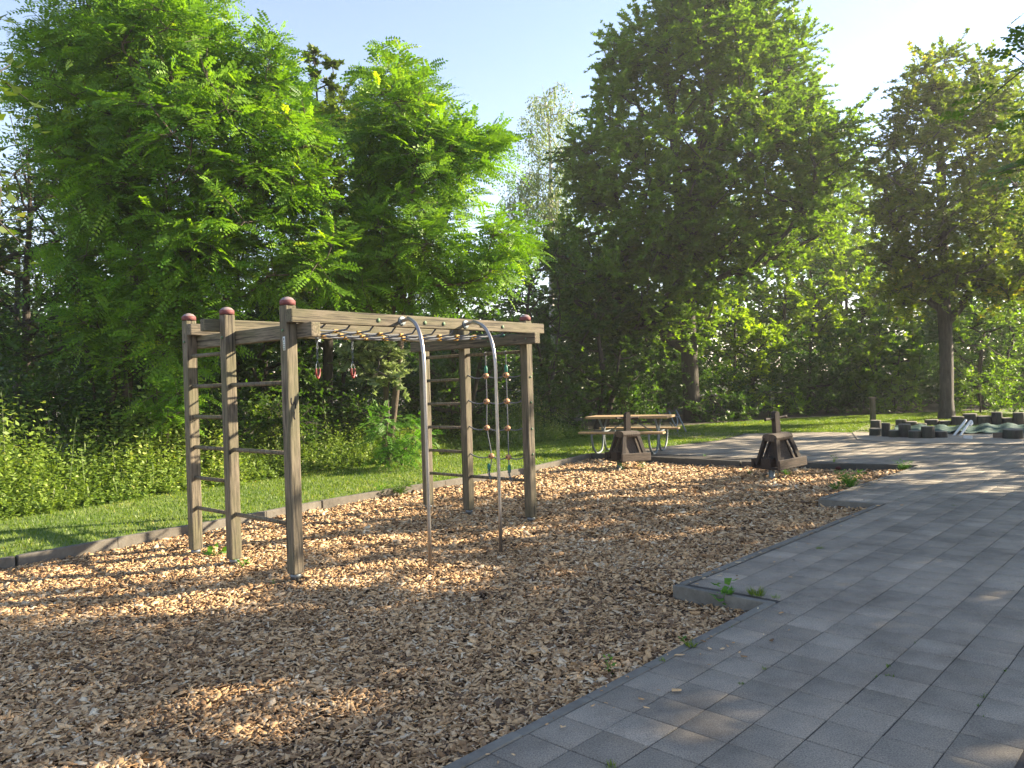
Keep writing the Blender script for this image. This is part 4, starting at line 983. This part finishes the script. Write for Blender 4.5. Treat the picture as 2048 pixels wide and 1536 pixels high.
shr = [
 (60, 830, 12.0, 110, 75, 'leafy shrub at the left edge behind the nettles', LM_dark, .08), (210, 860, 12.9, 90, 60, 'shrub with dark leaves below the big robinia', LM_dark, .08),
 (430, 850, 13.6, 90, 65, 'dark shrub seen between the two left posts', LM_dark, .08), (560, 850, 14.6, 90, 60, 'dark shrub right of the middle left post', LM_dark, .08),
 (700, 850, 16.5, 90, 60, 'dark shrub left of the far ladder', LM_dark, .085), (930, 850, 18.2, 90, 50, 'shrub behind the hanging rope net', LM_dark, .09),
 (1100, 815, 20.8, 90, 60, 'shrub behind the wildflowers by the picnic table', LM_dark, .10), (1240, 800, 24.0, 90, 60, 'dark shrub behind the picnic table', LM_dark, .11),
 (1440, 820, 25.5, 90, 42, 'dark rounded shrub at the foot of the big maple', LM_dark, .10), (1540, 810, 27.0, 80, 45, 'mid-green shrub right of the big maple trunk', LM_map, .11),
 (1660, 812, 28.5, 90, 34, 'low ivy-dark shrub behind the single timber post', LM_dark, .11), (1790, 800, 28.0, 80, 42, 'low shrub left of the straight grey trunk', LM_map, .11),
 (1960, 790, 26.0, 80, 50, 'soft green shrub right of the straight grey trunk', LM_map, .10), (2060, 780, 24.5, 90, 65, 'green shrub at the right edge behind the log stumps', LM_map, .10)]
for x, y, Y, rx, ry, lab, mt, sz in shr: bush(x, y, Y, rx, ry, lab, mt, 26, sz, 'simple', 'shrub', 9, 10, group=GS, br=.025)

# far wood closing the horizon
def far_wood():
    n = 1700; x = rng.uniform(-350, 2400, n); Y = rng.uniform(36, 50, n); top = 570 + 60 * np.sin(x / 130) + 30 * np.sin(x / 47) - 130 * np.clip((x - 1300) / 150, 0, 1)
    y = top + rng.uniform(0, 1, n) ** .8 * (800 - top)
    C = np.array([at(a, b, c) for a, b, c in zip(x, y, Y)]); C[:, 2] = np.maximum(C[:, 2], .6)
    P, D, ci, st, d, L_ = shoots(C, rng.uniform(1.3, 2.2, n), 9, 8)
    K = leaves_simple(P, D, .36, .7); TOTAL[0] += len(K)
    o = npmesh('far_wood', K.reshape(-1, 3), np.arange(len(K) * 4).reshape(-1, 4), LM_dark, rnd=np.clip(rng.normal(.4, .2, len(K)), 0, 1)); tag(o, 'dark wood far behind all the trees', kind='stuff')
far_wood()
def thicket():
    bx = np.array([b[0] for b in BACK]); by = np.array([b[1] for b in BACK]); seg = np.concatenate([[0], np.cumsum(np.hypot(np.diff(bx), np.diff(by)))])
    n = 2600; s = rng.uniform(0, seg[-1], n); dep = rng.uniform(1.5, 7.5, n)
    x = np.interp(s, seg, bx); y = np.interp(s, seg, by); dx = np.interp(s + .3, seg, bx) - np.interp(s - .3, seg, bx); dy = np.interp(s + .3, seg, by) - np.interp(s - .3, seg, by); l = np.hypot(dx, dy) + 1e-6
    x = x - dy / l * dep; y = y + dx / l * dep; top = .5 + .42 * dep + .5 * np.sin(s * 1.3) + .35 * np.sin(s * 3.1 + 1)
    C = np.stack([x, y, .2 + rng.uniform(0, 1, n) ** .7 * top.clip(.5, 4)], 1); R = rng.uniform(.35, .7, n)
    P, D, ci, st, d, L_ = shoots(C, R, 8, 8, .8, .3)
    K = leaves_simple(P, D, .10, .6, .8) ; sc = 1
    TOTAL[0] += len(K)
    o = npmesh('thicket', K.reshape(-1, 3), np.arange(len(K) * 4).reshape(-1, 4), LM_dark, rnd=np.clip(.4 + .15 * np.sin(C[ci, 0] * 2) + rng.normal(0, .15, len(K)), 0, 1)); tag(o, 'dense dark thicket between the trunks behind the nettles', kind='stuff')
thicket()

# --- undergrowth (nettles and weeds) along the back of the lawn
def undergrowth():
    bx = np.array([b[0] for b in BACK]); by = np.array([b[1] for b in BACK]); seg = np.concatenate([[0], np.cumsum(np.hypot(np.diff(bx), np.diff(by)))])
    n = 14000; s = rng.uniform(0, np.interp(7.5, np.arange(len(seg)), seg), n); dep = rng.uniform(0, 1, n) ** 1.2 * 1.9 - .1
    x = np.interp(s, seg, bx); y = np.interp(s, seg, by); dx = np.interp(s + .2, seg, bx) - x; dy = np.interp(s + .2, seg, by) - y; l = np.hypot(dx, dy) + 1e-6
    x = x - dy / l * dep + rng.normal(0, .08, n); y = y + dx / l * dep + rng.normal(0, .08, n)
    patch = .5 + .5 * np.sin(s * 1.9) * np.cos(s * .7 + 1) + .25 * np.sin(s * 4.1)
    h = (.14 + .62 * np.clip(dep, 0, 1.2)) * np.interp(x, [-5.2, -3.8], [1.2, .8]) * rng.uniform(.6, 1.25, n) * (.75 + .6 * patch); h = h.clip(.1, 1.5)
    gapn = hash_noise(x, y, 2.1) + .5 * hash_noise(x, y, 5.3); kp = (gapn > -.45) | (rng.random(n) < .25); x = x[kp]; y = y[kp]; h = h[kp] * rng.lognormal(0, .18, kp.sum()); patch = patch[kp]; n = len(x)
    nl = 12; t = (np.arange(nl) + .7) / nl; lean = rng.normal(0, .12, (n, 2))
    Px = x[:, None] + lean[:, :1] * h[:, None] * t; Py = y[:, None] + lean[:, 1:] * h[:, None] * t; Pz = .1 + h[:, None] * t
    P = np.stack([Px, Py, Pz], -1).reshape(-1, 3); D = rng.normal(0, 1, (len(P), 3)); D[:, 2] = D[:, 2] * .35 + .1; D = unit(D)
    L_ = np.repeat(.055 + .03 * h, nl) * rng.uniform(.7, 1.3, len(P)) * np.tile(1.25 - .6 * t, n)
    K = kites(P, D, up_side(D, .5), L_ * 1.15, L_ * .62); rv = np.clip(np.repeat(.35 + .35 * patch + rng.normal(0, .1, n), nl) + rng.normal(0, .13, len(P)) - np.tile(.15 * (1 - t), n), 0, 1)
    o = npmesh('undergrowth', K.reshape(-1, 3), np.arange(len(K) * 4).reshape(-1, 4), LM_nettle, rnd=rv); tag(o, 'nettles and weeds growing along the back of the lawn', kind='stuff')
    # stems / seed heads of tall grass
    cand = np.where((x > -.5) & (x < 3.2))[0]; i = np.concatenate([rng.choice(cand, 300), rng.integers(0, n, 450)]); m = len(i); p0 = np.stack([x[i], y[i], np.full(m, .1)], 1); hh = h[i] * rng.uniform(.9, 1.5, m); tp = p0 + np.stack([rng.normal(0, .15, m) * hh, rng.normal(0, .15, m) * hh, hh], 1)
    d = unit(tp - p0); sd = unit(np.cross(d, rng.normal(0, 1, (m, 3)))); W_ = np.full(m, .009)
    K = kites(p0, d, sd, hh * 1.1, W_); K2 = kites(tp, unit(d + np.array([0, 0, -.1])), sd, np.full(m, .09), np.full(m, .018)); KK = np.concatenate([K, K2])
    o = npmesh('wild_grass', KK.reshape(-1, 3), np.arange(len(KK) * 4).reshape(-1, 4), LM_pale, rnd=rng.random(len(KK))); tag(o, 'dry seed stalks standing among the nettles', kind='stuff')
    TOTAL[0] += len(P)
undergrowth()

# --- lawn blades
def grass(n, region, hmin, hmax, name='grass'):
    x, y = region(n); m = len(x); h = rng.uniform(hmin, hmax, m); w_ = rng.uniform(.006, .012, m) * (1 + y / 14)
    a = rng.uniform(0, 2 * np.pi, m); s = np.stack([np.cos(a), np.sin(a), 0 * a], 1); b = np.stack([x, y, np.full(m, .098)], 1)
    tip = b + np.stack([rng.normal(0, .35, m) * h, rng.normal(0, .35, m) * h, h], 1)
    V = np.stack([b - s * w_[:, None] / 2, b + s * w_[:, None] / 2, tip], 1).reshape(-1, 3)
    rv = np.clip(.45 + .20 * hash_noise(x, y, 1.2) + .16 * hash_noise(x, y, 4.3) + rng.normal(0, .19, m), 0, 1)
    o = npmesh(name, V, np.arange(m * 3).reshape(-1, 3), LM_grass, rnd=rv); tag(o, 'short lawn grass behind the chip bed', kind='stuff')
def lawn_region(n):
    x = rng.uniform(-9, 16, n); y = rng.uniform(5, 27, n)
    pl = REAR + far_edge + [(17, 21), (16, 27.5)] + BACK[:-2][::-1] + [(-9.6, 3)]
    ok = inpoly(x, y, [tuple(p_) for p_ in pl]) & (np.abs(x) < .72 * y + .3)
    u = x * .685 + y * .728; nn = -x * .728 + y * .685
    ok &= (nn > rear_n(u) + .06) | (u > 12.5)
    return x[ok], y[ok]
grass(520000, lawn_region, .018, .05)
def joint_moss():
    n = 9000; T = .228; U = rng.uniform(1, 14, n); Nn = rng.uniform(-6, 3.6, n); al = rng.random(n) < .5
    U = np.where(al, 3.32 + T * np.round((U - 3.32) / T), U); Nn = np.where(al, Nn, 2.23 - T * np.round((2.23 - Nn) / T))
    x = U * EU[0] + Nn * EN[0]; y = U * EU[1] + Nn * EN[1]
    pt = hash_noise(x, y, 2.3) + .6 * hash_noise(x + 5, y, 6.1); lim = np.where(U < 4.85, 2.24, np.where(U < 9.22, 2.93, 3.62))
    ok = (Nn < lim) & (pt > .75) & (np.abs(x) < .72 * y); x = x[ok]; y = y[ok]; m = len(x); k = 5
    x = np.repeat(x, k) + rng.normal(0, .006, m * k); y = np.repeat(y, k) + rng.normal(0, .006, m * k); b = np.stack([x, y, np.full(m * k, .097)], 1)
    d = unit(rng.normal(0, .7, (m * k, 3)) + np.array([0, 0, 1.0])); L_ = rng.uniform(.006, .02, m * k)
    K = kites(b, d, unit(np.cross(d, rng.normal(0, 1, (m * k, 3)))), L_, L_ * .35)
    o = npmesh('joint_moss', K.reshape(-1, 3), np.arange(len(K) * 4).reshape(-1, 4), LM_dark, rnd=rng.random(len(K))); tag(o, 'moss and tiny grass in the joints of the paving', kind='stuff')
joint_moss()

# --- small weeds
def weed(x, y, z, r_, h, n, size, label, name='weed', mat=LM_weed, asp=.55, kind='broad', cat='plant'):
    p = g(x, y, z); t = rng.uniform(0, 1, n); a = rng.uniform(0, 2 * np.pi, n); rr = r_ * np.sqrt(rng.uniform(0, 1, n))
    if kind == 'grass':
        b = p + np.stack([np.cos(a) * rr * .5, np.sin(a) * rr * .5, 0 * a - .004], 1); d = unit(np.stack([np.cos(a) * rr / r_ * .8, np.sin(a) * rr / r_ * .8, 1 + 0 * a], 1) + rng.normal(0, .2, (n, 3)))
        L_ = h * rng.uniform(.5, 1.1, n); K = kites(b, d, unit(np.cross(d, rng.normal(0, 1, (n, 3)))), L_, np.full(n, size), mid=.3)
    else:
        b = p + np.stack([np.cos(a) * rr * .75 * (.4 + .6 * t), np.sin(a) * rr * .75 * (.4 + .6 * t), h * t], 1); d = unit(np.stack([np.cos(a), np.sin(a), rng.normal(.1, .35, n)], 1))
        L_ = size * rng.uniform(.6, 1.2, n); K = kites(b, d, up_side(d, .35), L_, L_ * asp)
        st = np.stack([np.tile(p, (n, 1)) - np.array([0, 0, .01])], 0)[0]; dd = b - st; LL = np.linalg.norm(dd, axis=1) + 1e-4
        K = np.concatenate([K, kites(st, dd / LL[:, None], unit(np.cross(dd / LL[:, None], rng.normal(0, 1, (n, 3)))), LL, np.full(n, .004))])
    o = npmesh(name, (K - p).reshape(-1, 3), np.arange(len(K) * 4).reshape(-1, 4), mat, rnd=np.clip(rng.normal(.5, .2, len(K)), 0, 1)); o.location = tuple(p); tag(o, label, cat)
weed(430, 1112, 0.01, .16, .10, 22, .085, 'sprawling green weed between the two left posts')
weed(486, 1132, 0.01, .07, .07, 16, .05, 'small bright weed at the foot of the middle left post')
weed(545, 1168, 0.01, .03, .02, 8, .025, 'tiny sprout left of the tall front post')
weed(1447, 1205, .05, .075, .15, 26, .075, 'broad-leaved seedling growing against the notch in the kerb', asp=.7)
weed(1513, 1190, .1, .09, .07, 90, .005, 'grass tuft growing on the slabs above the notch', 'grass_tuft', LM_grass, kind='grass', cat='grass tuft')
weed(1552, 1196, .1, .04, .04, 30, .004, 'thin yellowish tuft at the inner corner of the notch', 'grass_tuft', LM_pale, kind='grass', cat='grass tuft')
weed(1382, 1294, .1, .035, .06, 40, .005, 'dark grass tuft on the kerb below the notch', 'grass_tuft', LM_grass, kind='grass', cat='grass tuft')
weed(1366, 1284, .06, .03, .03, 14, .022, 'light green clover beside the kerb tuft')
weed(1326, 1323, .1, .02, .04, 18, .004, 'small grass sprig in the kerb joint', 'grass_tuft', LM_grass, kind='grass', cat='grass tuft')
weed(1219, 1352, .04, .035, .10, 14, .035, 'young pale green seedling in the chips by the kerb', mat=LM_weed)
weed(1528, 1338, .1, .018, .02, 16, .004, 'tiny moss tuft in a slab joint, nearest the kerb', 'grass_tuft', LM_grass, kind='grass', cat='grass tuft')
weed(1482, 1367, .1, .022, .012, 30, .006, 'moss spot in a slab joint, nearer the camera', 'moss', LM_grass, kind='grass', cat='moss')
weed(1222, 1533, .1, .03, .03, 30, .004, 'grass sprig in the slab joint at the bottom edge', 'grass_tuft', LM_grass, kind='grass', cat='grass tuft')
weed(1245, 941, .0, .12, .22, 46, .06, 'bushy green weed under the rocker by the picnic table')
weed(1285, 938, .0, .10, .14, 24, .05, 'low weed behind the rocker by the picnic table')
weed(1572, 950, .0, .12, .17, 42, .055, 'bright weed under the rocker with the sunlit seat')
weed(1500, 950, .0, .05, .07, 14, .03, 'tiny weed left of the rocker with the sunlit seat')
weed(1700, 973, .08, .26, .22, 200, .045, 'spreading green weed clump at the kerb beyond the second notch')
weed(1672, 978, .05, .16, .08, 60, .04, 'low trailing part of the weeds by the second notch')
weed(1808, 938, .09, .2, .13, 130, .04, 'weed clump in the far right corner of the chip bed')
weed(1668, 925, .09, .08, .14, 24, .035, 'yellowish weed on the dark back kerb', mat=LM_nettle)
weed(1092, 918, .05, .2, .2, 60, .06, 'leafy weed beside the farthest near post at the lawn edge')
weed(800, 985, .06, .3, .16, 160, .05, 'dark weed clump growing over the rear kerb', mat=LM_dark)
weed(760, 983, .1, .12, .13, 40, .05, 'green weed on top of the rear kerb')
weed(1410, 912, .1, .06, .05, 14, .03, 'tiny weed on the back kerb right of the picnic table')
weed(1640, 1097, .1, .06, .025, 40, .005, 'low grass growing in a slab joint by the sun patch', 'grass_tuft', LM_grass, kind='grass', cat='grass tuft')
def cone(x, y, z, s, label):
    p = g(x, y, z); bm = bmesh.new(); bmesh.ops.create_icosphere(bm, subdivisions=3, radius=s)
    for v in bm.verts: v.co *= 1 + .12 * math.sin(v.co.x / s * 9) * math.cos(v.co.y / s * 8 + v.co.z / s * 7); v.co.z *= .8
    o = bmobj('pine_cone', bm, plain('dark_red_brown', (.06, .015, .012), .8), None, True); o.location = (p[0], p[1], p[2] + s * .6); tag(o, label, 'cone')
cone(372, 1125, 0, .033, 'dark red-brown cone lying left of the outermost post foot')
cone(1677, 940, .03, .045, 'dark red-brown clod lying near the back kerb')
print('leaf quads', TOTAL[0])

def flare_haze():  # thin volume added to imitate the lens flare veil on the right
    m = bpy.data.materials.new('flare_haze_air'); m.use_nodes = True; N = m.node_tree.nodes; N.remove(N['Principled BSDF'])
    v = N.new('ShaderNodeVolumePrincipled'); v.inputs['Density'].default_value = .0011; v.inputs['Anisotropy'].default_value = .45; v.inputs['Color'].default_value = (.97, .97, .97, 1)
    m.node_tree.links.new(v.outputs[0], N['Material Output'].inputs['Volume'])
    bm = bmesh.new(); add_box(bm, 1200, 1300, -1.1, 19.0)
    o = bmobj('flare_haze', bm, m); o.location = (0, 300, 0); tag(o, 'thin scattering air added to imitate a lens flare veil', kind='stuff')
flare_haze()
